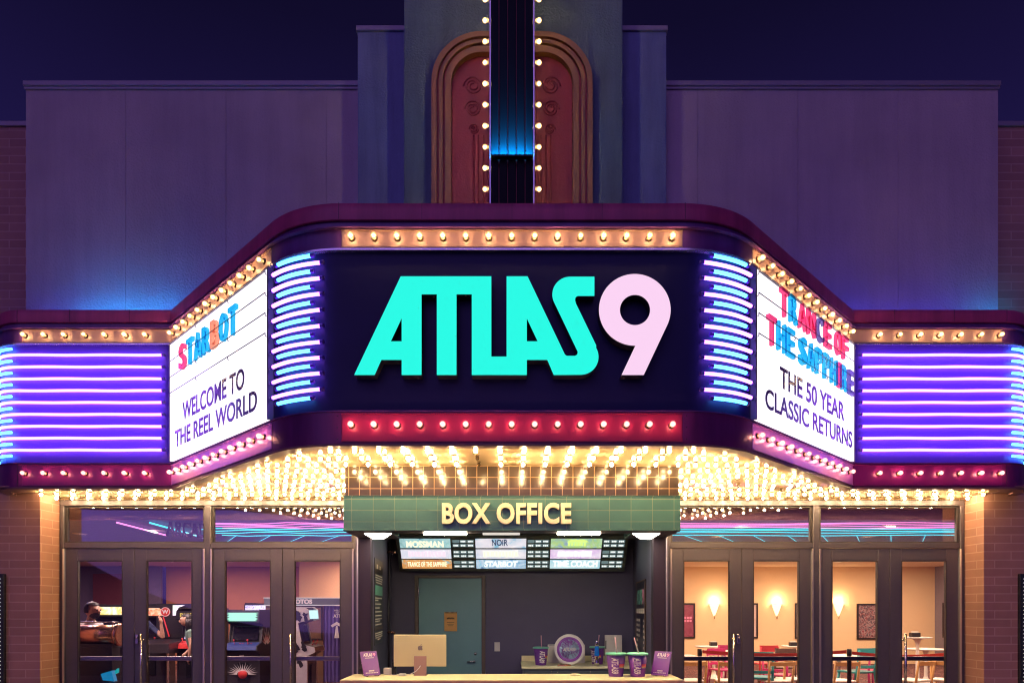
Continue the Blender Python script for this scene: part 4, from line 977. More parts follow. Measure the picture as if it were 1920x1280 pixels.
for q in range(5):
    r0 = random.Random(q + 3); pts = []
    for k in range(16):
        a = k * 0.8 + q; pts.append((px(684, 7.29) + 0.06 * cos(a) * r0.uniform(0.5, 1.2) + q * 0.012, 7.29 + 0.045 * sin(a * 1.3), CZ + 0.012 + 0.085 * abs(sin(a * 0.6 + q)) * r0.uniform(.5, 1)))
    MB().tube(pts, 0.007, 6).build("cable", M['cord'], t)
MB().tube([(px(679, 7.28), 7.25, 1.02), (px(689, 7.28), 7.24, 1.0), (px(700, 7.28), 7.26, 0.955)], 0.004, 6).build("white_lead", M['white'], t)
MB().bbox(px(719, 7.28), px(733, 7.28), 7.27, 7.33, CZ + 0.0, CZ + 0.07, 0.008, 2).build("adapter", M['white'], t)

def card(label, loc, yaw):
    t = thing("counter_card", label, "card", loc, yaw)
    a = R(22)                                                    # leaning back
    th = Matrix.Rotation(-a, 4, 'X')
    def leaned(mb): bmesh.ops.transform(mb.bm, matrix=Matrix.Translation((0, 0, 0.012)) @ th, verts=list(mb.bm.verts)); return mb
    leaned(MB().box(-0.095, 0.095, -0.002, 0.002, 0, 0.262)).build("card_face", M['purple'], t, world=False)
    leaned(MB().text("ATLAS", -0.062, -0.003, 0.205, 0.10, 0.036, 0.001, 0.03)).build("card_title", M['white'], t, world=False)
    leaned(MB().text("9", 0.045, -0.003, 0.205, 0.03, 0.036, 0.001, 0.03)).build("card_numeral", M['pinkp'], t, world=False)
    s = MB().box(-0.03, 0.03, -0.0042, -0.0028, 0.042, 0.056)
    for k in range(8): s.box(-0.07 + k * 0.018, -0.057 + k * 0.018, -0.0042, -0.0028, 0.022, 0.032)
    s.box(-0.05, 0.05, -0.0042, -0.0028, 0.187, 0.192)
    leaned(s).build("card_text", M['white'], t, world=False)
    e = MB()
    for x in (-0.06, 0.06): e.tube([(x, -0.03, 0.018), (x, -0.022, 0.005), (x, 0.0, 0.005), (x * 0.6, 0.16, 0.005), (x * 0.2, 0.12, 0.20)], 0.003, 6)
    e.build("wire_easel", M['cord'], t, world=False)
card("purple counter card leaning on a wire easel beside the computer", (px(698, 7.08), 7.08, CZ), R(38))
card("purple counter card leaning on a wire easel beside the right-hand cups", (px(1236, 7.08), 7.08, CZ), R(-38))

def cup(label, loc, k=1.0, yaw=0.0, tilt=0.0):
    t = thing("drink_cup", label, "cup", loc, yaw, "purple drink cups at the box office")
    rb, rt, h = 0.074 * k, 0.101 * k, 0.232 * k
    MB().lathe([(rb * 0.9, 0.006), (rb, 0.0), (rb, 0.004), (rt, h), (rt - 0.004, h), (rt - 0.006, h - 0.01)], n=32).build("cup_body", M['cup'], t, world=False)
    def wrap(mb):                                                # bend flat lettering round the cup
        for v in mb.bm.verts:
            r = rb + (rt - rb) * v.co.z / h + 0.0006 - v.co.y; a = v.co.x / (rb + (rt - rb) * v.co.z / h)
            v.co = Vector((r * sin(a), -r * cos(a), v.co.z))
        return mb
    b = MB().text("ATLAS9", 0, 0, 0, 0.165 * k, 0.075 * k, 0.0008, 0.04)
    bmesh.ops.subdivide_edges(b.bm, edges=list(b.bm.edges), cuts=1)
    for v in b.bm.verts: v.co = Vector((v.co.z - 0.052 * k, v.co.y, 0.195 * k - v.co.x))
    wrap(b).build("cup_lettering", MW if False else M['white'], t, world=False)
    for j, mt in enumerate(('redink', 'orange', 'olive')):
        q = MB()
        for m_ in range(9):
            a0, a1 = 0.03 + m_ * 0.0085, 0.03 + (m_ + 1) * 0.0085
            q.box(a0 * k, a1 * k, -0.0008, 0.0, (0.118 - j * 0.014) * k, (0.131 - j * 0.014) * k)
        wrap(q).build("stripe", M[mt], t, world=False)
    MB().lathe([(rt + 0.001, h - 0.008), (rt + 0.009, h - 0.008), (rt + 0.009, h + 0.008), (rt + 0.002, h + 0.013), (rt - 0.012, h + 0.008), (0, h + 0.006)], n=32).build("lid", M['mint'], t, world=False)
    MB().tube([(0.01, 0, h + 0.0085), (0.01 + tilt * 0.6, 0, h + 0.10 * k), (0.01 + tilt, 0, h + 0.17 * k)], 0.006, 8).build("straw", M['straw'], t, world=False)
cup("purple lidded cup on the ticket counter, next to the purple card", (px(1195.5, 7.10), 7.10, CZ), 1.0, R(-2), -0.045)
cup("purple lidded cup on the ticket counter, left of the other counter cup", (px(1155, 7.12), 7.12, CZ), 1.0, R(-6), -0.02)
cup("purple lidded cup on the back counter, left of the round sign", (px(1014, 9.15), 9.15, BZ), 0.98, R(20), -0.005)
cup("purple lidded cup on the back counter, behind the blue bottle", (px(1120, 9.30), 9.30, BZ), 0.98, R(-45), 0.02)

t = thing("round_sign", "round white and purple sign reading ATLAS9 standing on the back counter", "sign", (px(1068, 9.1), 9.1, BZ), 0, None, R(-9))
r0 = 0.207
MB().lathe([(r0 - 0.012, 0.0), (r0, 0.006), (r0, 0.012), (r0 - 0.012, 0.018), (r0 - 0.03, 0.014), (0, 0.014)][::-1] + [(r0 - 0.03, -0.004), (0, -0.004)] if False else [(0, 0.012), (r0 - 0.01, 0.012), (r0, 0.006), (r0, -0.004), (r0 - 0.012, -0.012), (r0 - 0.03, -0.008), (0, -0.008)], (0, 0, r0 + 0.002), 48, 'y').build("disc", M['white'], t, world=False)
MB().lathe([(0.137, -0.0081), (0.168, -0.0081), (0.168, -0.0098), (0.137, -0.0098)], (0, 0, r0 + 0.002), 48, 'y').build("purple_ring", paint("lilac_print", (0.34, 0.10, 0.45), 0.4), t, world=False)
MB().lathe([(0, -0.0082), (0.134, -0.0082), (0.134, -0.0098), (0, -0.0098)], (0, 0, r0 + 0.002), 48, 'y').build("blue_disc", M['skyblue'], t, world=False)
MB().text("ATLAS9", 0.0, -0.0105, r0 - 0.022, 0.17, 0.05, 0.003, 0.05, 'C', 0.2).build("sign_lettering", M['white'], t, world=False)
t = thing("white_carton", "flat white carton behind the round sign on the back counter", "box", (px(1062, 9.5), 9.5, BZ))
MB().bbox(px(1027, 9.5), px(1096, 9.5), 9.44, 9.52, BZ, BZ + 0.255, 0.004, 1).build("carton_body", M['white'], t)
MB().box(px(1029, 9.5), px(1094, 9.5), 9.4375, 9.4395, BZ + 0.246, BZ + 0.251).build("lid_seam", M['brown_frame'], t)
t = thing("blue_bottle", "slim blue and silver bottle standing on the back counter before a purple cup", "bottle", (px(1119, 9.05), 9.05, BZ))
MB().lathe([(0.0, 0), (0.036, 0), (0.028, 0.045), (0.022, 0.085), (0.030, 0.118), (0.033, 0.128)], (px(1119, 9.05), 9.05, BZ), 20).build("silver_base", M['chrome'], t)
MB().lathe([(0.033, 0.1285), (0.0355, 0.14), (0.027, 0.255), (0.0, 0.2552)], (px(1119, 9.05), 9.05, BZ), 20).build("blue_glass", M['bluegel'], t)
MB().lathe([(0.0265, 0.256), (0.020, 0.33), (0.0, 0.345)], (px(1119, 9.05), 9.05, BZ), 20).build("silver_cap", M['chrome'], t)
t = thing("paper_holder", "white upright paper holder at the right end of the back counter", "paper holder", (px(1150, 9.6), 9.6, BZ))
MB().bbox(px(1134, 9.6), px(1166, 9.6), 9.59, 9.62, BZ, pz(1190, 9.6), 0.004, 1).build("holder_body", M['white'], t)
MB().box(px(1135, 9.6), px(1136.6, 9.6), 9.584, 9.5895, pz(1216, 9.6), pz(1200, 9.6)).build("black_clip", M['cord'], t)
t = thing("tape_roll", "small copper coloured tag lying under the round sign", "tag", (px(1058, 8.98), 8.98, BZ))
MB().lathe([(0, 0), (0.085, 0), (0.095, 0.008), (0.085, 0.02), (0.05, 0.028), (0, 0.03)], (0, 0, 0), 20).build("tag_body", M['copper'], t, world=False)
t.scale = (1.0, 0.4, 1)
t = thing("bell_dish", "low round cream dish on the ticket counter near the cups", "dish", (px(1079, 7.2), 7.2, CZ))
MB().lathe([(0, 0), (0.055, 0), (0.065, 0.006), (0.045, 0.016), (0, 0.02)], (0, 0, 0), 24).build("dish_body", M['counter'], t, world=False)
#@@PART3
# ------------------------------------------------------------------ rooms behind the glass
YBK, ZC = 19.7, 2.80
MB().box(-13.2, -1.89, YD + 0.12, 20.0, -0.1, 0.004).box(1.89, 12.1, YD + 0.12, 20.0, -0.1, 0.004).build("floor", M['carpet'], kind='structure')
for nm, x0, x1 in (("arcade", -13.2, -1.88), ("dining", 1.88, 12.3)):
    MB().box(x0, x1, 9.30, 13.5, ZC, ZC + 0.08).build("ceiling", M['ceil_dark'], kind='structure')
    MB().box(x0, x1, 13.502, YBK + 0.1, ZC, ZC + 0.08).build("ceiling", M['ceil'], kind='structure')
    MB().box(x0, x1, 9.26, 9.298, ZC, 3.4).box(x0, x1, YD + 0.1, 9.258, 3.3, 3.4).build("ceiling", M['bulkhead'], kind='structure')
MB().box(1.88, 12.2, YBK, YBK + 0.1, 0, ZC).build("wall", M['warm_wall'], kind='structure')
MB().box(12.2, 12.3, YD + 0.45, YBK + 0.1, 0, ZC).build("wall", M['grey_wall'], kind='structure')
MB().box(-9.98, -1.88, YBK, YBK + 0.1, 0, ZC).build("wall", M['orange_wall'], kind='structure')
MB().box(-5.3, -1.90, 17.0, 17.1, 0, ZC).build("wall", M['warm_wall'], kind='structure')
MB().box(-13.1, -9.981, YBK - 0.3, YBK - 0.2, 0, ZC).build("wall", M['blue_wall'], kind='structure')
MB().box(-13.2, -13.1, YD + 0.45, YBK, 0, ZC).build("wall", M['blue_wall'], kind='structure')
for s, mt in ((-1, 'orange_wall'), (1, 'warm_wall')):
    MB().box(*sorted((s * 1.88, s * 1.90)), YD + 0.12, YBK, 0, 3.3).build("wall", M[mt], kind='structure')
MB().box(px(170, 19.2), px(232, 19.2), 19.3, 19.48, 1.55, pz(1075, 19.3)).build("wall_panel", paint("maroon_panel", (0.16, 0.04, 0.07), 0.6), label="dark maroon panel hanging high on the blue arcade wall behind the bearded man", cat="wall panel")

# added strips, unseen behind the door header, to brighten ceiling and bulkhead
for s, rm, col in ((-1, "arcade", (0.62, 0.36, 0.85)), (1, "dining room", (1.0, 0.45, 0.50))):
    t = thing("cove_light", f"{'violet' if s < 0 else 'rose'} added fill strip, unseen behind the door header, washing the {rm} ceiling", "light", (s * 3.9, 9.06, 2.40))
    MB().box(*sorted((s * 2.1, s * 5.8)), 9.02, 9.10, 2.39, 2.43).build("cove_housing", M['frame_dark'], t)
    MB().box(*sorted((s * 2.12, s * 5.78)), 9.03, 9.09, 2.4305, 2.434).build("cove_diffuser", glow("cove_" + ("violet" if s < 0 else "rose"), col, 1.7 if s < 0 else 6.0), t)
# coloured tubes under the ceilings
for s, rm in ((-1, "arcade"), (1, "dining room")):
    t = thing("ceiling_neon", f"rows of pink and teal neon tubes under the {rm} ceiling behind the transom glass", "neon light", (s * 4, 10.5, ZC))
    r0 = random.Random(5 + s)
    xa, xb = (1.95, 6.0) if s < 0 else (1.95, 9.0)
    xs = xa
    for k, yy in enumerate((9.35, 9.50, 9.68, 9.86)):
        x_end = 4.2 if s < 0 else xb
        MB().tube([(s * (xa + (x_end - xa) * i / 8), yy + 0.07 * sin(i * 1.3 + k), ZC - 0.035 + 0.004 * sin(i * 2.1 + k)) for i in range(9)], 0.0055, 6).build("pink_tube", M['neon_pink'], t)
    for k, yy in enumerate((10.02, 10.24, 10.5, 10.9)):
        x_end = 4.6 if s < 0 else xb + 0.5
        MB().tube([(s * (xa + (x_end - xa) * i / 8), yy + 0.10 * sin(i * 1.7 + k), ZC - 0.035 + 0.004 * sin(i * 1.9 + k)) for i in range(9)], 0.006, 6).build("teal_tube", M['neon_teal'], t)
    for k in range(9):
        x = 2.2 + 0.55 * k
        if s < 0 and x > 4.6: break
        MB().tube([(s * x, 10.9, ZC - 0.035), (s * (x + 0.95), 12.6, ZC - 0.035)], 0.004, 6).build("thin_tube", M['neon_teal'], t)
t = thing("slanted_neon", "pink and teal neon tubes slanting across the blue arcade ceiling beside the ARCADE letters", "neon light", (-5, 10, ZC))
def onceil(x, y): Y = (ZC - 0.04 - 1.6) * F / (1140 - y); return (px(x, Y), Y, ZC - 0.04)
MB().tube([onceil(219, 979), onceil(312, 1003)], 0.012, 6).build("pink_tube", M['neon_pink'], t)
MB().tube([onceil(281, 979.5), onceil(388, 1009)], 0.012, 6).build("teal_tube", M['neon_teal'], t)
t = thing("arcade_lettering", "dark hanging letters reading ARCADE seen through the transom beside slanted neon", "sign", (px(311, 9.42), 9.42, 2.60), R(38))
MB().text("ARCADE", 0, 0, 0.0, 0.62, 0.225, 0.03, 0.03).build("letters", M['sheen_ink'], t, world=False)
MB().tube([(0, 0.03, 0.05), (0.62, 0.03, 0.05)], 0.005, 6).tube([(0, 0.03, 0.15), (0.62, 0.03, 0.15)], 0.005, 6).build("letter_rail", M['steel'], t, world=False)

def downlight(x, y, lb, power=26, col=(1.0, 0.72, 0.46)):
    t = thing("downlight", lb, "ceiling light", (x, y, ZC), 0, "recessed ceiling downlights")
    MB().lathe([(0.075, -0.003), (0.10, -0.003), (0.105, -0.012), (0.075, -0.010)], (0, 0, 0), 20).build("ring", M['white'], t, world=False)
    MB().lathe([(0, -0.004), (0.073, -0.004), (0.073, -0.007), (0, -0.007)], (0, 0, 0), 20).build("lens", M['downlight'], t, world=False)
    la = bpy.data.lights.new("downlight_lamp", 'AREA'); la.shape = 'DISK'; la.size = 0.15; la.energy = power; la.color = col
    lo = bpy.data.objects.new("downlight_lamp", la); COL.objects.link(lo); lo.parent = t; lo.location = (0, 0, -0.02)
for x in (3.4, 5.9, 8.4, 10.7):
    for y in (11.3, 14.4, 17.6):
        downlight(x, y, "added downlight in the dining room ceiling, brightening the red belt and near chairs", 95)
for x in (3.3, 5.4, 7.6):  # added row close to the doors, brightens belt and chairs
    downlight(x, 9.75, "added downlight in the dining room ceiling, brightening the red belt and near chairs", 46)
for x, y in ((px(318, 17.5), 17.5), (px(433, 17.5), 17.5), (-3.6, 16.0), (-10.8, 16), (-4.2, 13.9)):  # third lamp is added to brighten the pale partition
    downlight(x, y, "added downlight in the arcade ceiling, brightening the people", 80, (1.0, 0.62, 0.42))
for x, y in ((-6.9, 10.9), (-5.4, 10.4), (-5.0, 11.3)):  # extra lamps added to bring the people out of the dark
    downlight(x, y, "added downlight in the arcade ceiling, brightening the people", 80, (1.0, 0.74, 0.62))
for x, y in ((-7.5, 11.0), (-10, 13.5)):
    downlight(x, y, "round recessed violet downlight in the arcade ceiling", 22, (0.6, 0.45, 1.0))

# wall sconces and posters of the dining room
for xx, lb in ((1339, "glowing cone wall sconce nearest the booth"), (1456, "glowing cone wall sconce between the white poster and the maroon poster"), (1572, "glowing cone wall sconce left of the colourful framed poster")):
    X = px(xx, YBK)
    t = thing("wall_sconce", lb, "wall lamp", (X, YBK, 1.35))
    b = MB()
    prof = [(0.0, 1.36), (0.025, 1.40), (0.085, 1.56), (0.125, 1.68), (0.14, 1.73)]
    rings = [[b.bm.verts.new((X + r * cos(pi + pi * k / 10), YBK - 0.003 + 0.9 * r * sin(pi + pi * k / 10), z)) for k in range(11)] for r, z in prof[1:]]
    tip = b.bm.verts.new((X, YBK - 0.004, prof[0][1]))
    for a, c in zip(rings, rings[1:]):
        for k in range(10): b.bm.faces.new([a[k], a[k + 1], c[k + 1], c[k]])
    for k in range(10): b.bm.faces.new([tip, rings[0][k + 1], rings[0][k]])
    b.build("shade", M['sconce'], t)
    MB().tube([(X, YBK - 0.035, 1.30), (X, YBK - 0.03, 1.40)], 0.012, 8).build("finial", M['gold'], t)
    la = bpy.data.lights.new("sconce_lamp", 'POINT'); la.energy = 22; la.color = (1.0, 0.66, 0.30); la.shadow_soft_size = 0.05
    lo = bpy.data.objects.new("sconce_lamp", la); COL.objects.link(lo); lo.parent = t; lo.location = (0, -0.14, 0.46)
def poster(lb, x0, x1, y0, y1, mt, Y=YBK, text=None):
    t = thing("framed_poster", lb, "poster", (px((x0 + x1) / 2, Y), Y, pz(y1, Y)), 0, "framed film posters")
    a, b_, z0, z1 = px(x0, Y), px(x1, Y), pz(y1, Y), pz(y0, Y)
    f = 0.045
    fr = MB()
    for q in ((a, a + f, z0, z1), (b_ - f, b_, z0, z1), (a + f, b_ - f, z0, z0 + f), (a + f, b_ - f, z1 - f, z1)): fr.box(q[0], q[1], Y - 0.04, Y - 0.004, q[2], q[3])
    fr.build("frame", M['pictframe'], t)
    MB().box(a + f, b_ - f, Y - 0.02, Y - 0.006, z0 + f, z1 - f).build("print", mt, t)
    if text:
        s = MB(); text(s, a + f, b_ - f, z0 + f, z1 - f, Y - 0.0205); s.build("print_marks", M['pinkp'] if text is t_maroon else M['darkink'], t)
def t_maroon(s, a, b_, c, d, Y):
    for r in range(2):
        for k in range(6): s.box(a + 0.1 + k * 0.08, a + 0.16 + k * 0.08, Y - 0.003, Y, c + 0.52 - r * 0.09, c + 0.58 - r * 0.09)
def t_white(s, a, b_, c, d, Y):
    s.box(a + 0.05, b_ - 0.05, Y - 0.003, Y, d - 0.10, d - 0.06)
    s.prism([(a + 0.04, c + 0.02), (b_ - 0.06, c + 0.04), (b_ - 0.1, c + 0.3), (a + 0.22, c + 0.22)], Y - 0.003, Y, 'y')
    s.prism([(a + 0.2, c + 0.24), (a + 0.3, c + 0.5), (a + 0.16, c + 0.62), (a + 0.2, c + 0.5)], Y - 0.003, Y, 'y')
poster("framed maroon film poster left of the first sconce", 1257, 1303, 1130, 1196, artwork("maroon_print", [(0.20, 0.03, 0.07), (0.30, 0.07, 0.12), (0.12, 0.02, 0.05)], 2.5), text=t_maroon)
poster("framed pale poster mostly hidden behind the door stile, left of the second sconce", 1374, 1420.5, 1130, 1196, artwork("pale_print", [(0.62, 0.46, 0.40), (0.7, 0.55, 0.5), (0.5, 0.3, 0.3)], 2.5))
poster("framed white poster with a dark figure between the second and third sconces", 1490, 1536, 1130, 1196.5, artwork("white_print", [(0.62, 0.50, 0.48), (0.68, 0.55, 0.53), (0.6, 0.48, 0.46)], 1), text=t_white)
poster("framed colourful comic style poster right of the third sconce", 1606, 1654, 1131, 1198, artwork("comic_print", [(0.03, 0.015, 0.03), (0.26, 0.03, 0.05), (0.40, 0.30, 0.30), (0.04, 0.03, 0.06), (0.30, 0.10, 0.09), (0.45, 0.36, 0.36)], 6, dist=2.0))
t = thing("framed_poster", "narrow-looking framed orange poster on the grey side wall", "poster", (12.2, 18.9, 0.9), 0, "framed film posters")
fr = MB()
for y0, y1, z0, z1 in ((18.55, 18.6, 0.78, 1.76), (19.23, 19.28, 0.78, 1.76), (18.6, 19.23, 0.78, 0.83), (18.6, 19.23, 1.71, 1.76)): fr.box(12.15, 12.196, y0, y1, z0, z1)
fr.build("frame", M['pictframe'], t)
MB().box(12.175, 12.195, 18.6, 19.23, 0.83, 1.71).build("print", artwork("orange_print", [(0.75, 0.55, 0.40), (0.80, 0.30, 0.12), (0.8, 0.6, 0.45)], 2), t)

# tables
def table(lb, x, y, w, z=0.74, round_=True, leg='white'):
    t = thing("pedestal_table", lb, "table", (x, y, 0.0045), 0, "white pedestal tables")
    if round_: MB().lathe([(0, z - 0.03), (w / 2 - 0.02, z - 0.03), (w / 2, z - 0.012), (w / 2, z), (0, z)], n=32).build("table_top", M['table'], t, world=False)
    else: MB().bbox(-w / 2, w / 2, -0.35, 0.35, z - 0.03, z, 0.008, 2).build("table_top", M['table'], t, world=False)
    MB().lathe([(0.24, 0.0), (0.24, 0.012), (0.06, 0.07), (0.035, 0.16), (0.03, z - 0.15), (0.06, z - 0.06), (0.11, z - 0.031)], n=20).build("pedestal", M['table'] if leg == 'white' else M['post'], t, world=False)
    return t
table("white table far back, between the first and second sconces", 4.61, 15.6, 0.84)
table("white table far back, under the white poster", 6.62, 15.7, 0.8)
table("white table in front of the first sconce, behind the red belt", 4.28, 13.8, 0.62, round_=False)
table("white table near the doors, left of the near belt post", 3.05, 12.4, 0.6, round_=False)
table("white table near the doors, seen through the second dining door", 4.75, 12.6, 0.7, round_=False)
table("white table near the doors, behind the teal chair", 5.98, 12.5, 0.7, round_=False)
table("round white table before the grey side wall", 8.85, 14.6, 0.82)
table("tall round white bar table beside the last door handle", 7.78, 13.1, 0.5, 1.05)
def caddy(lb, x, y, z):
    t = thing("napkin_caddy", lb, "napkin holder", (x, y, z))
    MB().bbox(-0.08, 0.08, -0.06, 0.06, 0, 0.085, 0.008, 2).build("holder_body", M['post'], t, world=False)
    MB().box(-0.06, 0.06, -0.02, 0.02, 0.0855, 0.11).build("napkins", M['white'], t, world=False)
caddy("black napkin holder on the tall bar table", 7.70, 13.05, 1.0555); caddy("black napkin holder on the far table under the white poster", 6.42, 15.6, 0.7455); caddy("black napkin holder on the far table between two sconces", 4.63, 15.7, 0.7455)
caddy("black napkin holder on the near table behind the teal chair", 5.82, 12.7, 0.7455)

# chairs
def make_chair(mats, wood=False):
    seat_m, leg_m = mats
    t = thing("dining_chair", "chair", "chair", (0, 0, 0), 0, "chairs of the dining room")
    MB().bbox(-0.21, 0.21, -0.21, 0.20, 0.43, 0.46, 0.012, 2).build("seat", seat_m, t, world=False)
    for sx_ in (-1, 1):
        MB().tube([(sx_ * 0.22, -0.23, 0), (sx_ * 0.185, -0.18, 0.43)], 0.02, 8, radii=[0.014, 0.021]).build("leg", leg_m, t, world=False)
        MB().tube([(sx_ * 0.22, 0.26, 0), (sx_ * 0.19, 0.19, 0.44), (sx_ * 0.20, 0.25, 0.80)], 0.02, 8, radii=[0.014, 0.021, 0.016]).build("leg", leg_m, t, world=False)
    b = MB(); n = 8
    if wood:
        for k in range(n):
            a0, a1 = -0.2 + 0.4 * k / n, -0.2 + 0.4 * (k + 1) / n
            y0, y1 = 0.25 + 0.05 * cos(a0 / 0.2 * pi / 2), 0.25 + 0.05 * cos(a1 / 0.2 * pi / 2)
            b.prism([(a0, y0 - 0.012), (a1, y1 - 0.012), (a1, y1 + 0.01), (a0, y0 + 0.01)], 0.70, 0.76, 'z')
    else:
        for zz0, zz1 in ((0.52, 0.56), (0.70, 0.83)):
            for k in range(n):
                a0, a1 = -0.205 + 0.41 * k / n, -0.205 + 0.41 * (k + 1) / n
                y0, y1 = 0.215 + 0.045 * cos(a0 / 0.2 * pi / 2) + 0.05 * (zz0 - 0.5), 0.215 + 0.045 * cos(a1 / 0.2 * pi / 2) + 0.05 * (zz0 - 0.5)
                b.prism([(a0, y0 - 0.012), (a1, y1 - 0.012), (a1, y1 + 0.01), (a0, y0 + 0.01)], zz0, zz1, 'z')
    bmesh.ops.remove_doubles(b.bm, verts=list(b.bm.verts), dist=1e-5)
    b.build("backrest", leg_m if wood else seat_m, t, world=False)
    return t
protos = {}
KINDS_ = dict(wood=((M['white'], M['wood']), True), teal=((M['teal'], M['teal']), False), magenta=((M['magenta'], M['magenta']), False), red=((M['red'], M['red']), False), brown=((M['brownc'], M['brownc']), False))
def chair(kind, lb, x, y, rz):
    if kind not in protos:
        protos[kind] = make_chair(*KINDS_[kind]); o = protos[kind]
    else: o = dup(protos[kind])
    o.location = (x, y, 0.0045); o.rotation_euler = (0, 0, rz); o["label"] = lb; return o
o = chair('teal', "teal moulded chair left of the magenta chair, below the comic style poster", 6.05, 12.0, R(200)); o.scale = (1.05, 1.05, 1.1)
chair('magenta', "magenta moulded chair just right of the teal chair, below the comic style poster", 6.62, 12.6, R(190))
chair('magenta', "magenta moulded chair behind the red belt, below the first sconce", 4.52, 14.6, R(185))
chair('red', "red moulded chair behind the red belt, below the second sconce", 5.30, 14.4, R(190))
chair('brown', "dark brown chair in front of the red chair, below the second sconce", 5.28, 13.4, R(180))
chair('teal', "teal moulded chair close to the glass of the second dining door", 3.98, 11.0, R(160))
chair('teal', "teal moulded chair partly hidden behind the first dining door's left stile", 2.95, 13.2, R(30))
chair('magenta', "magenta moulded chair beside the near belt post", 4.0, 12.9, R(20))
chair('magenta', "magenta moulded chair between the oak chairs of the second dining door", 4.62, 11.9, R(150))
chair('wood', "oak chair with white seat standing left of the near belt post", 2.84, 10.95, R(186))
chair('wood', "oak chair with white seat right of the near belt post, behind the door handle", 3.47, 10.9, R(172))
chair('wood', "oak chair with white seat in the middle of the second dining door", 4.20, 10.9, R(184))
chair('wood', "oak chair with white seat at the right edge of the second dining door", 4.58, 11.15, R(176))
chair('wood', "oak chair with white seat left of the far belt post", 5.22, 10.9, R(185))
chair('wood', "oak chair with white seat below the round table before the grey wall", 6.45, 11.0, R(205))
chair('wood', "oak chair with white seat at the far right edge of the last door", 7.02, 11.0, R(140))

# belt barrier
posts = []
for X, lb in ((2.75, "black belt post behind the first dining door"), (4.94, "black belt post behind the third dining door"), (6.6, "black belt post behind the last dining door")):
    t = thing("belt_post", lb, "barrier post", (X, 10.0, 0.0045), 0, "black belt barrier posts")
    MB().lathe([(0, 0), (0.17, 0), (0.17, 0.012), (0.05, 0.03)], n=24).build("base", M['post'], t, world=False)
    MB().lathe([(0.03, 0.0305), (0.03, 0.90), (0.034, 0.905), (0.034, 1.0), (0.026, 1.005), (0, 1.006)], n=20).build("pole", M['post'], t, world=False)
for xa, xb, z, lb in ((2.79, 4.90, 0.945, "red barrier belt stretched between the first and second belt posts"), (4.98, 6.56, 0.925, "red barrier belt stretched between the second and third belt posts")):
    b = MB(); n = 14
    for k in range(n):
        t0, t1 = k / n, (k + 1) / n
        d0, d1 = -0.05 * sin(pi * t0), -0.05 * sin(pi * t1)
        b.prism([(xa + (xb - xa) * t0, z + d0), (xa + (xb - xa) * t1, z + d1), (xa + (xb - xa) * t1, z + d1 + 0.048), (xa + (xb - xa) * t0, z + d0 + 0.048)], 9.999, 10.001, 'y')
    bmesh.ops.remove_doubles(b.bm, verts=list(b.bm.verts), dist=1e-5)
    b.build("barrier_belt", M['belt'], label=lb, cat="barrier belt", group="red barrier belts", loc=((xa + xb) / 2, 10, z))

# ------------------------------------------------------------------ arcade machines
def glowart(nm, cols, sc=10, em=1.2): return artwork(nm, cols, sc, em)
def cabinet(name, lb, X, Y, rz=0.0, w=0.60, h=1.60, d=0.72, side=None, marq=None, mtext=None, mtm=None, screen=None, panel=None, star=False):
    t = thing(name, lb, "arcade machine", (X, Y, 0.0045), rz)
    # side profile in (y, z); the front looks along -y
    pr = [(d, 0), (d, h), (0.10, h), (0.04, h - 0.05), (0.02, h - 0.22), (0.22, h - 0.27), (0.15, 0.98), (-0.06, 0.93), (-0.08, 0.85), (0.06, 0.78), (0.06, 0.0)]
    sd = MB()
    for s in (-1, 1): sd.prism(pr, *sorted((s * w / 2, s * (w / 2 - 0.022))), 'x')
    sd.build("side_panel", side or M['cabblack'], t, world=False)
    iw = w / 2 - 0.0225
    bd = MB().prism([(d - 0.01, 0.03), (d - 0.01, h - 0.01), (0.12, h - 0.01), (0.12, h - 0.24), (0.24, h - 0.29), (0.18, 0.96), (0.07, 0.93), (0.08, 0.03)], -iw, iw, 'x')
    bd.build("cabinet_body", M['cabblack'], t, world=False)
    m = MB().prism([(0.045, h - 0.055), (0.03, h - 0.205), (0.036, h - 0.205), (0.052, h - 0.055)], -iw, iw, 'x').build("marquee", marq, t, world=False)
    if mtext: MB().text(mtext, 0, 0.030, h - 0.165, iw * 1.5, 0.075, 0.003, 0.03, 'C').build("marquee_lettering", mtm, m, world=False)
    if star:
        s = MB(); 
        for sx_ in (-1, 1):
            for k in range(5):
                s.prism([(sx_ * (iw - 0.0), h - 0.06 - k * 0.03), (sx_ * (iw - 0.0), h - 0.09 - k * 0.03), (sx_ * (iw - 0.05 + 0.012 * (k % 2)), h - 0.075 - k * 0.03)], 0.026, 0.030, 'y')
        s.build("marquee_edge", M['cabblack'], m, world=False)
    MB().prism([(0.228, h - 0.30), (0.165, 1.02), (0.17, 1.02), (0.234, h - 0.30)], -iw + 0.05, iw - 0.05, 'x').build("screen", screen or M['screen_off'], t, world=False)
    cpn = MB().prism([(0.148, 0.985), (-0.057, 0.935), (-0.077, 0.855), (-0.06, 0.855), (0.15, 0.95)], -iw, iw, 'x').build("control_panel", panel or M['cabblack'], t, world=False)
    j = MB()
    for x in (-0.14, 0.10): j.tube([(x, 0.02, 0.955), (x, 0.0, 1.02)], 0.006, 6).ball((x, 0.0, 1.03), 0.018, 8, 6)
    for k in range(4): j.lathe([(0.012, 0), (0.012, 0.012), (0, 0.014)], (-0.05 + 0.05 * (k % 2) + 0.15 * (k // 2), 0.05, 0.964), 10)
    j.build("joystick", M['redink'], cpn, world=False)
    MB().bbox(-0.10, 0.10, 0.045, 0.059, 0.30, 0.62, 0.006, 1).build("coin_door", M['black'], t, world=False)
    return t
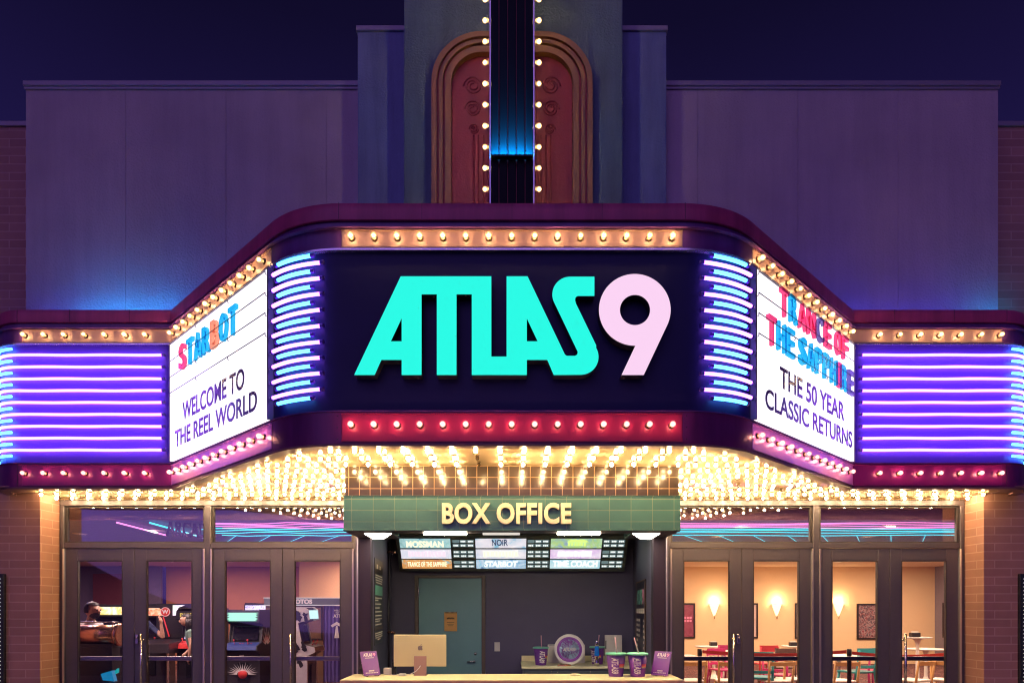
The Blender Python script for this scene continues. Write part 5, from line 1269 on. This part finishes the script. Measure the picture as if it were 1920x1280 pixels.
black_art = artwork("firework_art", [(0.02, 0.015, 0.02), (0.05, 0.03, 0.04), (0.50, 0.08, 0.06), (0.10, 0.06, 0.05), (0.70, 0.60, 0.52)], 11, dist=2.5)
A = cabinet("arcade_cabinet", "black arcade cabinet with bright green marquee and blue control panel in the third door", -4.83, 12.2, 0, 0.60, 1.575, 0.74, M['cabblack'],
            glow("green_marquee", (0.30, 1.0, 0.62), 1.5), None, None, None, M['cabblue'], True)
s = MB()
for k in range(17):
    a = pi * k / 16; r1, r2 = 0.10, 0.25 + 0.04 * (k % 2)
    c_, s_ = cos(a), sin(a); 
    s.prism([(r1 * c_ - 0.008 * s_, 0.42 + r1 * s_ * 0.6 + 0.008 * c_), (r1 * c_ + 0.008 * s_, 0.42 + r1 * s_ * 0.6 - 0.008 * c_), (r2 * c_, 0.42 + r2 * s_ * 0.75)], 0.0395, 0.0435, 'y')
s.build("burst_art", M['cabwhite'], A, world=False)
MB().lathe([(0, 0.040), (0.085, 0.040), (0.085, 0.043), (0, 0.043)], (0, 0, 0.42), 24, 'y').build("coin_emblem", M['cabred'], A, world=False)
cabinet("arcade_cabinet", "arcade cabinet with violet-white marquee showing above the green marquee cabinet", -5.62, 15.0, 0, 0.56, 1.72, 0.7, None, glowart("violet_marquee", [(0.4, 0.42, 0.9), (0.85, 0.85, 1), (0.3, 0.3, 0.7)], 12, 1.1))
cabinet("arcade_cabinet", "arcade cabinet with a large yellow and white lit picture before the bearded man's face", -7.72, 13.0, R(8), 0.66, 1.68, 0.72, None, glowart("yellow_marquee", [(0.9, 0.95, 1.0), (1, 0.95, 0.7), (0.9, 0.7, 0.1), (0.5, 0.6, 0.8)], 4, 1.2))
cabinet("arcade_cabinet", "arcade cabinet with pink and mint lit marquee at the right edge of the first door", -7.92, 14.6, R(6), 0.62, 1.70, 0.72, None, glowart("mint_marquee", [(0.4, 0.9, 0.8), (0.9, 0.9, 0.95), (0.9, 0.3, 0.4)], 9, 1.0))
cabinet("arcade_cabinet", "arcade cabinet with orange-red lit marquee at the left edge of the second door", -7.02, 13.2, R(12), 0.58, 1.66, 0.72, None, glowart("orange_marquee", [(0.9, 0.12, 0.06), (1.0, 0.45, 0.2), (0.8, 0.7, 0.5)], 12, 0.9))
C5 = cabinet("arcade_cabinet", "arcade cabinet with yellow lettered marquee, orange side and red control panel beside the woman", -6.02, 12.7, R(-16), 0.62, 1.60, 0.72, M['cabblack'],
             M['cabblack'], "BURGER KUTTER"[6:] and "EN KUTTER", glow("yellow_ink", (1.0, 0.72, 0.10), 1.0), glowart("pink_screen", [(0.9, 0.5, 0.7), (0.5, 0.6, 1.0), (1.0, 0.9, 0.6)], 9, 1.0), glow("red_panel", (0.9, 0.05, 0.05), 0.35, (0.6, 0.05, 0.05)))
MB().prism([(-0.30, 1.60), (0.30, 1.60), (0.10, 1.66), (0.0, 1.68), (-0.10, 1.66)], 0.04, 0.07, 'y').build("peaked_crest", M['cabblack'], C5, world=False)
MB().prism([(0.26, 1.06), (0.70, 1.02), (0.70, 1.36), (0.30, 1.30)], -0.314, -0.3105, 'x').build("orange_panel", M['caborange'], C5, world=False)
s = MB()
for k in range(11):
    a = R(25 + 13 * k); c_, s_ = cos(a), sin(a)
    s.prism([(0.40 + 0.05 * c_ - 0.008 * s_, 0.92 + 0.05 * s_ + 0.008 * c_), (0.40 + 0.05 * c_ + 0.008 * s_, 0.92 + 0.05 * s_ - 0.008 * c_), (0.40 + 0.30 * c_, 0.92 + (0.34 if k % 2 else 0.26) * s_)], 0.3005, 0.304, 'x')
s.build("side_burst", M['cabwhite'], A, world=False)
s = MB()
for k in range(10):
    a = R(31 + 13 * k); c_, s_ = cos(a), sin(a)
    s.prism([(0.40 + 0.06 * c_ - 0.01 * s_, 0.92 + 0.06 * s_ + 0.01 * c_), (0.40 + 0.06 * c_ + 0.01 * s_, 0.92 + 0.06 * s_ - 0.01 * c_), (0.40 + 0.22 * c_, 0.92 + 0.2 * s_)], 0.3003, 0.303, 'x')
s.build("red_burst", M['cabred'], A, world=False)
MB().box(-0.06, 0.02, 0.0445, 0.0455, 0.735, 0.765).build("white_label", M['cabwhite'], A, world=False)
# pinball machine with the round emblem
t = thing("pinball_machine", "pinball machine with a round red W emblem and a white lit backglass", "pinball machine", (-6.55, 13.0, 0.0045), R(8))
MB().bbox(-0.33, 0.33, 0.32, 0.52, 1.02, 1.69, 0.01, 1).build("backbox", M['cabblack'], t, world=False)
MB().box(-0.02, 0.31, 0.312, 0.3195, 1.46, 1.66).build("backglass", glowart("white_backglass", [(0.8, 0.85, 1.0), (0.95, 0.9, 1.0), (0.75, 1.0, 0.7)], 5, 1.15), t, world=False)
em = MB().lathe([(0, 0.31), (0.092, 0.31), (0.092, 0.302), (0, 0.302)], (-0.155, 0, 1.53), 28, 'y').build("round_emblem", glow("red_emblem", (0.95, 0.05, 0.04), 0.85, (0.05, 0.0, 0.0)), t, world=False)
MB().text("W", -0.155, 0.3015, 1.49, 0.115, 0.085, 0.003, 0.03, 'C').torus((-0.155, 0.300, 1.53), 0.083, 0.006, 28, 6).build("emblem_letter", glow("emblem_white", (1, 0.7, 0.65), 1.0), em, world=False)
MB().prism([(-0.85, 0.80), (-0.85, 0.96), (0.50, 1.02), (0.50, 0.72)], -0.30, 0.30, 'x').build("playfield_case", M['cabblack'], t, world=False)
MB().tube([(-0.19, 0.30, 1.43), (-0.07, 0.27, 1.05)], 0.012, 8).build("red_light_bar", glow("red_bar", (1.0, 0.03, 0.05), 1.0), t, world=False)
for sx_ in (-1, 1):
    for y in (-0.8, 0.45): MB().box(*sorted((sx_ * 0.30, sx_ * 0.26)), y - 0.02, y + 0.02, 0, 0.79).build("leg", M['steel'], t, world=False)
# side-on white cabinet
wart = M['cabwhite']
C8 = cabinet("arcade_cabinet", "white sided arcade cabinet with black leaf shapes, standing side-on in the fourth door", -3.45, 12.0, R(90), 0.60, 1.62, 0.56, wart, glow("teal_white_marquee", (0.6, 1.0, 0.9), 1.4))
s = MB(); r0 = random.Random(4)
for k in range(16):
    y_, z_ = r0.uniform(0.08, 0.50), r0.choice([r0.uniform(0.6, 1.0), r0.uniform(1.40, 1.58)])
    lp = [(y_ + r0.uniform(0.02, 0.07) * cos(2 * pi * q / 7), z_ + r0.uniform(0.02, 0.07) * sin(2 * pi * q / 7)) for q in range(7)]
    s.prism(lp, -0.3035 - 0.0002 * k, -0.3005, 'x')
s.build("leaf_art", M['cabblack'], C8, world=False)
# photo booth
t = thing("photo_booth", "photo booth with PHOTOS header, brown framed print and violet curtain in the fourth door", "photo booth", (-3.95, 13.6, 0.0045))
Yp = 13.4
MB().bbox(-4.85, -3.10, Yp - 0.05, Yp + 0.02, pz(1134, Yp), pz(1120, Yp), 0.006, 1).build("header_band", M['band_sign'], t)
MB().box(-4.86, -3.09, Yp - 0.058, Yp - 0.0505, pz(1134.6, Yp), pz(1133.2, Yp)).box(-4.86, -3.09, Yp - 0.058, Yp - 0.0505, pz(1121, Yp), pz(1119.5, Yp)).build("header_trim", M['dimlight'], t)
MB().text("PHOTOS", px(541, Yp), Yp - 0.051, pz(1131.5, Yp), 0.48, 0.092, 0.006, 0.05).build("header_lettering", glow("photo_ink", (1.0, 0.72, 0.66), 0.8), t)
MB().box(-4.85, -3.72, Yp + 0.03, Yp + 0.9, 0, pz(1134, Yp)).box(-3.1, -3.06, Yp + 0.03, Yp + 0.9, 0, pz(1134, Yp)).build("booth_body", M['bronze_print'], t)
MB().bbox(px(566, Yp), px(604, Yp), Yp + 0.0, Yp + 0.028, pz(1199, Yp), pz(1136, Yp), 0.005, 1).build("print_frame", M['pictframe'], t)
MB().box(px(568.5, Yp), px(601.5, Yp), Yp - 0.004, Yp - 0.0005, pz(1196, Yp), pz(1138.5, Yp)).build("brown_print", M['bronze_print'], t)
cu = MB(); n = 40; prev = None
for k in range(n + 1):
    x = -3.715 + (3.715 - 3.11) * k / n; y_ = Yp + 0.05 + 0.022 * sin(k * 1.25)
    cur = (cu.bm.verts.new((x, y_, 0.15)), cu.bm.verts.new((x, y_, pz(1135, Yp))))
    if prev: f = cu.bm.faces.new([prev[0], cur[0], cur[1], prev[1]]); f.smooth = True
    prev = cur
cr_ = cu.build("curtain", M['curtain'], t)
s = MB()
for k, (tx_, w_, z_) in enumerate((("WELCOME", 0.22, 1.545), ("TO THE", 0.16, 1.50), ("ATLAS", 0.24, 1.42))): s.text(tx_, px(636, Yp), Yp + 0.02, z_, w_, 0.035 if k < 2 else 0.07, 0.003, 0.03, 'C')
xk = px(629, Yp)
s.prism([(xk - 0.10, 1.27), (xk + 0.02, 1.34), (xk + 0.14, 1.27), (xk + 0.11, 1.23), (xk + 0.02, 1.28), (xk - 0.07, 1.23)], Yp + 0.017, Yp + 0.02, 'y')
s.prism([(xk - 0.03, 1.02), (xk + 0.07, 1.02), (xk + 0.035, 1.26), (xk + 0.005, 1.26)], Yp + 0.017, Yp + 0.02, 'y')
s.build("curtain_print", M['cabwhite'], cr_)
# copper cylinder on a dark stand
t = thing("copper_cylinder", "large polished copper cylinder lying on a dark stand inside the first door", "machine", (px(187, 9.5), 9.5, 0.0045))
Yc = 9.5; zc_ = pz(1189, Yc); xc0, xc1 = px(139, Yc), px(224, Yc); rc = 0.135
MB().lathe([(0, 0), (rc, 0), (rc, xc1 - xc0), (0, xc1 - xc0)], (xc0, Yc, zc_), 40, 'x').build("drum", M['copper'], t)
for x in (xc0 - 0.03, xc1 - 0.03):
    MB().lathe([(rc + 0.001, 0), (rc + 0.022, 0.012), (rc + 0.022, 0.05), (rc + 0.001, 0.062)], (x, Yc, zc_), 40, 'x').build("end_ring", M['copper'], t)
MB().tube([(xc0, Yc - 0.06, zc_ + 0.175), (xc1 + 0.03, Yc - 0.06, zc_ + 0.175)], 0.008, 8).build("top_rail", M['steel'], t)
for x in (xc0 + 0.03, xc1 - 0.05): MB().torus((x + 0.02, Yc - 0.115, zc_ + 0.09), 0.022, 0.006, 14, 6).tube([(x - 0.02, Yc - 0.06, zc_ + 0.12), (x, Yc - 0.06, zc_ + 0.17)], 0.006, 6).build("buckle", M['steel'], t)
MB().prism([(xc0 + 0.02, 0), (xc1 - 0.02, 0), (xc1 - 0.05, zc_ - rc - 0.03), (xc0 + 0.05, zc_ - rc - 0.03)], Yc - 0.10, Yc + 0.10, 'y').build("stand", M['cabblack'], t)
MB().box(xc0 + 0.06, xc1 - 0.06, Yc - 0.08, Yc + 0.08, zc_ - rc - 0.029, zc_ - rc + 0.012).build("cradle", M['cabblack'], t)
t = thing("blue_lamp_cube", "blue glowing gadget low behind the first door", "lamp", (px(206, 9.3), 9.3, 0.45))
MB().prism([(px(192, 9.3), pz(1262, 9.3)), (px(212, 9.3), pz(1256, 9.3)), (px(217, 9.3), pz(1276, 9.3)), (px(196, 9.3), pz(1274, 9.3))], 9.26, 9.34, 'y').build("lit_face", glow("blue_gadget", (0.0, 0.28, 0.55), 0.9), t)
MB().prism([(px(218, 9.3), pz(1256, 9.3)), (px(222, 9.3), pz(1252, 9.3)), (px(222, 9.3), pz(1260, 9.3)), (px(218, 9.3), pz(1262, 9.3))], 9.27, 9.32, 'y').build("indicator", glow("cyan_gadget", (0.0, 0.5, 0.5), 0.9), t)
MB().box(px(190, 9.3), px(220, 9.3), 9.25, 9.35, 0.0045, pz(1277.5, 9.3)).build("gadget_stand", M['cabblack'], t)

# ------------------------------------------------------------------ people
def person(lb, loc, rz, H, arms, shirt, hairlen, lean=0.0, sleeves=0.55, beard=False, striped=False, skirt=False):
    """one continuous remeshed body facing -y; arms = [(elbow, wrist)] for both sides in body coordinates (fractions of H)"""
    t = thing("person", lb, "person", loc, rz)
    k = H; b = MB()
    L = lambda p: Vector((p[0] * k, p[1] * k - lean * max(0, p[2] - 0.5) * k, p[2] * k))
    # torso rings
    rings = [(0.47, 0.085, 0.065), (0.52, 0.095, 0.07), (0.60, 0.078, 0.058), (0.68, 0.09, 0.065), (0.75, 0.102, 0.066), (0.80, 0.105, 0.055), (0.825, 0.07, 0.042), (0.85, 0.034, 0.034), (0.875, 0.03, 0.032)]
    n = 20; rr_ = []
    for z, rx_, ry_ in rings:
        c = L((0, 0, z)); rr_.append([b.bm.verts.new((c.x + rx_ * k * cos(2 * pi * i / n), c.y + ry_ * k * sin(2 * pi * i / n), c.z)) for i in range(n)])
    for q, w_ in zip(rr_, rr_[1:]):
        for i in range(n): b.bm.faces.new([q[i], q[(i + 1) % n], w_[(i + 1) % n], w_[i]])
    b.bm.faces.new(rr_[0][::-1]); b.bm.faces.new(rr_[-1])
    # legs and feet
    for s in (-1, 1):
        b.tube([L((s * 0.05, 0, 0.50)), L((s * 0.055, -0.005, 0.40)), L((s * 0.055, -0.01, 0.28)), L((s * 0.056, 0.0, 0.20)), L((s * 0.056, 0.012, 0.045))], 0, 12, radii=[0.055 * k, 0.05 * k, 0.036 * k, 0.034 * k, 0.022 * k])
        b.ball(L((s * 0.058, -0.03, 0.02)), 0.02 * k, 12, 8, (1.1, 3.2, 1.0))
        sh = L((s * 0.105, 0, 0.80)); el_, wr_ = [L(p) for p in arms[0 if s < 0 else 1]]
        b.ball(sh, 0.034 * k, 12, 8)
        b.tube([sh, sh.lerp(el_, 0.5), el_], 0, 12, radii=[0.031 * k, 0.027 * k, 0.023 * k])
        b.ball(el_, 0.0235 * k, 10, 8)
        b.tube([el_, el_.lerp(wr_, 0.35), wr_], 0, 12, radii=[0.0225 * k, 0.022 * k, 0.0145 * k])
        d = (wr_ - el_).normalized(); side = d.cross(Vector((0, -1, 0.2))).normalized(); nn = d.cross(side).normalized()
        palm = wr_ + d * 0.028 * k
        b.tube([wr_, palm, wr_ + d * 0.05 * k], 0, 10, radii=[0.014 * k, 0.0215 * k, 0.019 * k])
        for q in range(4):
            o = side * (q - 1.5) * 0.0095 * k; ln = (0.036, 0.042, 0.040, 0.031)[q] * k
            base = wr_ + d * 0.050 * k + o
            b.tube([base, base + d * ln * 0.5 + nn * 0.006 * k, base + d * ln * 0.85 + nn * 0.018 * k], 0, 6, radii=[0.0062 * k, 0.0056 * k, 0.0045 * k])
        b.tube([wr_ + d * 0.018 * k, wr_ + d * 0.034 * k - side * s * 0.02 * k, wr_ + d * 0.055 * k - side * s * 0.026 * k], 0, 6, radii=[0.008 * k, 0.007 * k, 0.005 * k])
    if skirt:
        b.lathe([(0.08 * k, 0.545 * k), (0.10 * k, 0.48 * k), (0.125 * k, 0.30 * k), (0.05 * k, 0.30 * k)], (0, 0, 0), 24)
    # head
    hc = L((0, -0.012, 0.935)); hr = 0.0665 * k
    b.ball(hc, hr, 20, 16, (0.78, 0.95, 1.0))
    b.ball(hc + Vector((0, -0.18 * hr, -0.42 * hr)), hr * 0.66, 16, 12, (0.86, 1.0, 0.92))
    b.tube([L((0, 0.0, 0.84)), hc + Vector((0, 0.1 * hr, -0.4 * hr))], 0.031 * k, 12)
    b.prism([(-0.92 * hr, -0.02 * hr), (-1.20 * hr, -0.33 * hr), (-0.9 * hr, -0.40 * hr)], -0.13 * hr, 0.13 * hr, 'x') if False else None
    b.ball(hc + Vector((0, -0.98 * hr, -0.24 * hr)), hr * 0.17, 10, 8, (0.85, 1.1, 1.4))
    for s in (-1, 1):
        b.ball(hc + Vector((s * 0.78 * hr, 0.08 * hr, -0.12 * hr)), hr * 0.22, 10, 8, (0.4, 0.8, 1.2))
        b.ball(hc + Vector((s * 0.30 * hr, -0.86 * hr, 0.14 * hr)), hr * 0.20, 8, 6, (1.4, 0.6, 0.5))
    bmesh.ops.recalc_face_normals(b.bm, faces=list(b.bm.faces))
    me = bpy.data.meshes.new("body"); b.bm.to_mesh(me); b.bm.free()
    tmp = bpy.data.objects.new("body_build", me); COL.objects.link(tmp)
    rm = tmp.modifiers.new("join", 'REMESH'); rm.mode = 'VOXEL'; rm.voxel_size = 0.009; rm.use_smooth_shade = True
    sm = tmp.modifiers.new("smooth", 'SMOOTH'); sm.factor = 0.5; sm.iterations = 3
    me2 = bpy.data.meshes.new_from_object(tmp.evaluated_get(bpy.context.evaluated_depsgraph_get()))
    bpy.data.objects.remove(tmp)
    for m_ in (M['skin'], shirt, M['trousers'], M['shoe'], M['lip_red']): me2.materials.append(m_)
    armsL = [[L(p) for p in arms[0]], [L(p) for p in arms[1]]]
    for p in me2.polygons:
        c = p.center; p.use_smooth = True; mi = 1
        if c.z < 0.045 * k: mi = 3
        elif c.z < 0.495 * k: mi = 2
        hcd = (c - hc).length
        if c.z > 0.845 * k and abs(c.x) < 0.08 * k: mi = 0
        if hcd < hr * 1.3 and c.y < hc.y - 0.7 * hr and abs(c.z - (hc.z - 0.55 * hr)) < 0.07 * hr and abs(c.x) < 0.28 * hr: mi = 4
        for a_, s in ((armsL[0], -1), (armsL[1], 1)):
            sh = L((s * 0.105, 0, 0.80)); e_, w_ = a_
            def near(p0, p1, rad):
                d = p1 - p0; u = max(0, min(1.35, (c - p0).dot(d) / d.length_squared)); return (c - (p0 + d * u)).length < rad, u
            ok, u = near(sh, e_, 0.034 * k)
            if ok and u > sleeves and abs(c.x) > 0.098 * k: mi = 0
            ok, u = near(e_, w_, 0.05 * k)
            if ok and u > 0.02 and (abs(c.x) > 0.098 * k or c.y < -0.09 * k - lean * max(0, c.z / k - 0.5) * k): mi = 0
        p.material_index = mi
    body = bpy.data.objects.new("body", me2); COL.objects.link(body); body.parent = t
    # hair cap
    hb = MB(); hb.ball((0, 0, 0), hr * 1.09, 22, 16, (0.82, 0.98, 1.0))
    for v in list(hb.bm.verts):
        if v.co.y < -0.25 * hr and v.co.z < 0.42 * hr: hb.bm.verts.remove(v)
        elif v.co.z < -0.55 * hr: hb.bm.verts.remove(v)
    bmesh.ops.translate(hb.bm, verts=list(hb.bm.verts), vec=hc + Vector((0, 0.06 * hr, 0.06 * hr)))
    if hairlen > 0:
        for q in range(15):
            a = -0.02 * pi + 1.04 * pi * q / 14; x, y_ = 0.80 * hr * cos(a), 0.90 * hr * sin(a)
            hb.tube([hc + Vector((x, y_ + 0.1 * hr, 0.2 * hr)), hc + Vector((x * 1.1, y_ * 1.1 + 0.1 * hr, -0.6 * hr)), hc + Vector((x * 1.05, y_ * 1.1 + 0.2 * hr, -(0.6 + hairlen) * hr))], 0, 8, radii=[0.15 * hr, 0.17 * hr, 0.06 * hr])
    hb.build("hair", M['hair'], t, world=False, recalc=True)
    if beard:
        bb = MB(); bb.ball(hc + Vector((0, -0.22 * hr, -0.50 * hr)), hr * 0.70, 18, 14, (0.90, 1.0, 0.92))
        for v in list(bb.bm.verts):
            q = v.co - hc
            if q.z > -0.34 * hr and q.y < -0.35 * hr or q.y > 0.35 * hr: bb.bm.verts.remove(v)
        bb.build("beard", M['hair'], t, world=False)
    ey = MB()
    for s in (-1, 1): ey.ball(hc + Vector((s * 0.29 * hr, -0.92 * hr, 0.0)), 0.10 * hr, 10, 8, (1.3, 0.6, 0.8))
    ey.build("eyes", M['eyewhite'], t, world=False)
    return t
person("dark haired bearded man in a pale shirt standing behind the copper cylinder, facing right", (px(161, 9.95) , 9.98, 0.0045), R(80), 1.68,
       [((-0.14, 0.0, 0.62), (-0.13, -0.06, 0.48)), ((0.14, 0.0, 0.62), (0.12, -0.07, 0.49))], M['greyshirt'], 0.0, 0.10, beard=True)
person("dark haired woman in a grey green top beside the yellow lettered machine", (px(369, 11.5), 11.5, 0.0045), R(-66), 1.50,
       [((-0.15, 0.02, 0.66), (-0.14, -0.10, 0.56)), ((0.15, -0.02, 0.66), (0.15, -0.07, 0.53))], M['greenshirt'], 1.6, 0.22, sleeves=0.45)
person("person in a dark blue shirt raising a bare forearm, half hidden by the door stile", (px(262, 12.1), 12.1, 0.0045), R(78), 1.66,
       [((-0.145, 0.02, 0.635), (-0.13, -0.08, 0.53)), ((0.14, -0.16, 0.655), (0.09, -0.175, 0.80))], M['blueshirt'], 0.3, 0.04, sleeves=0.75)
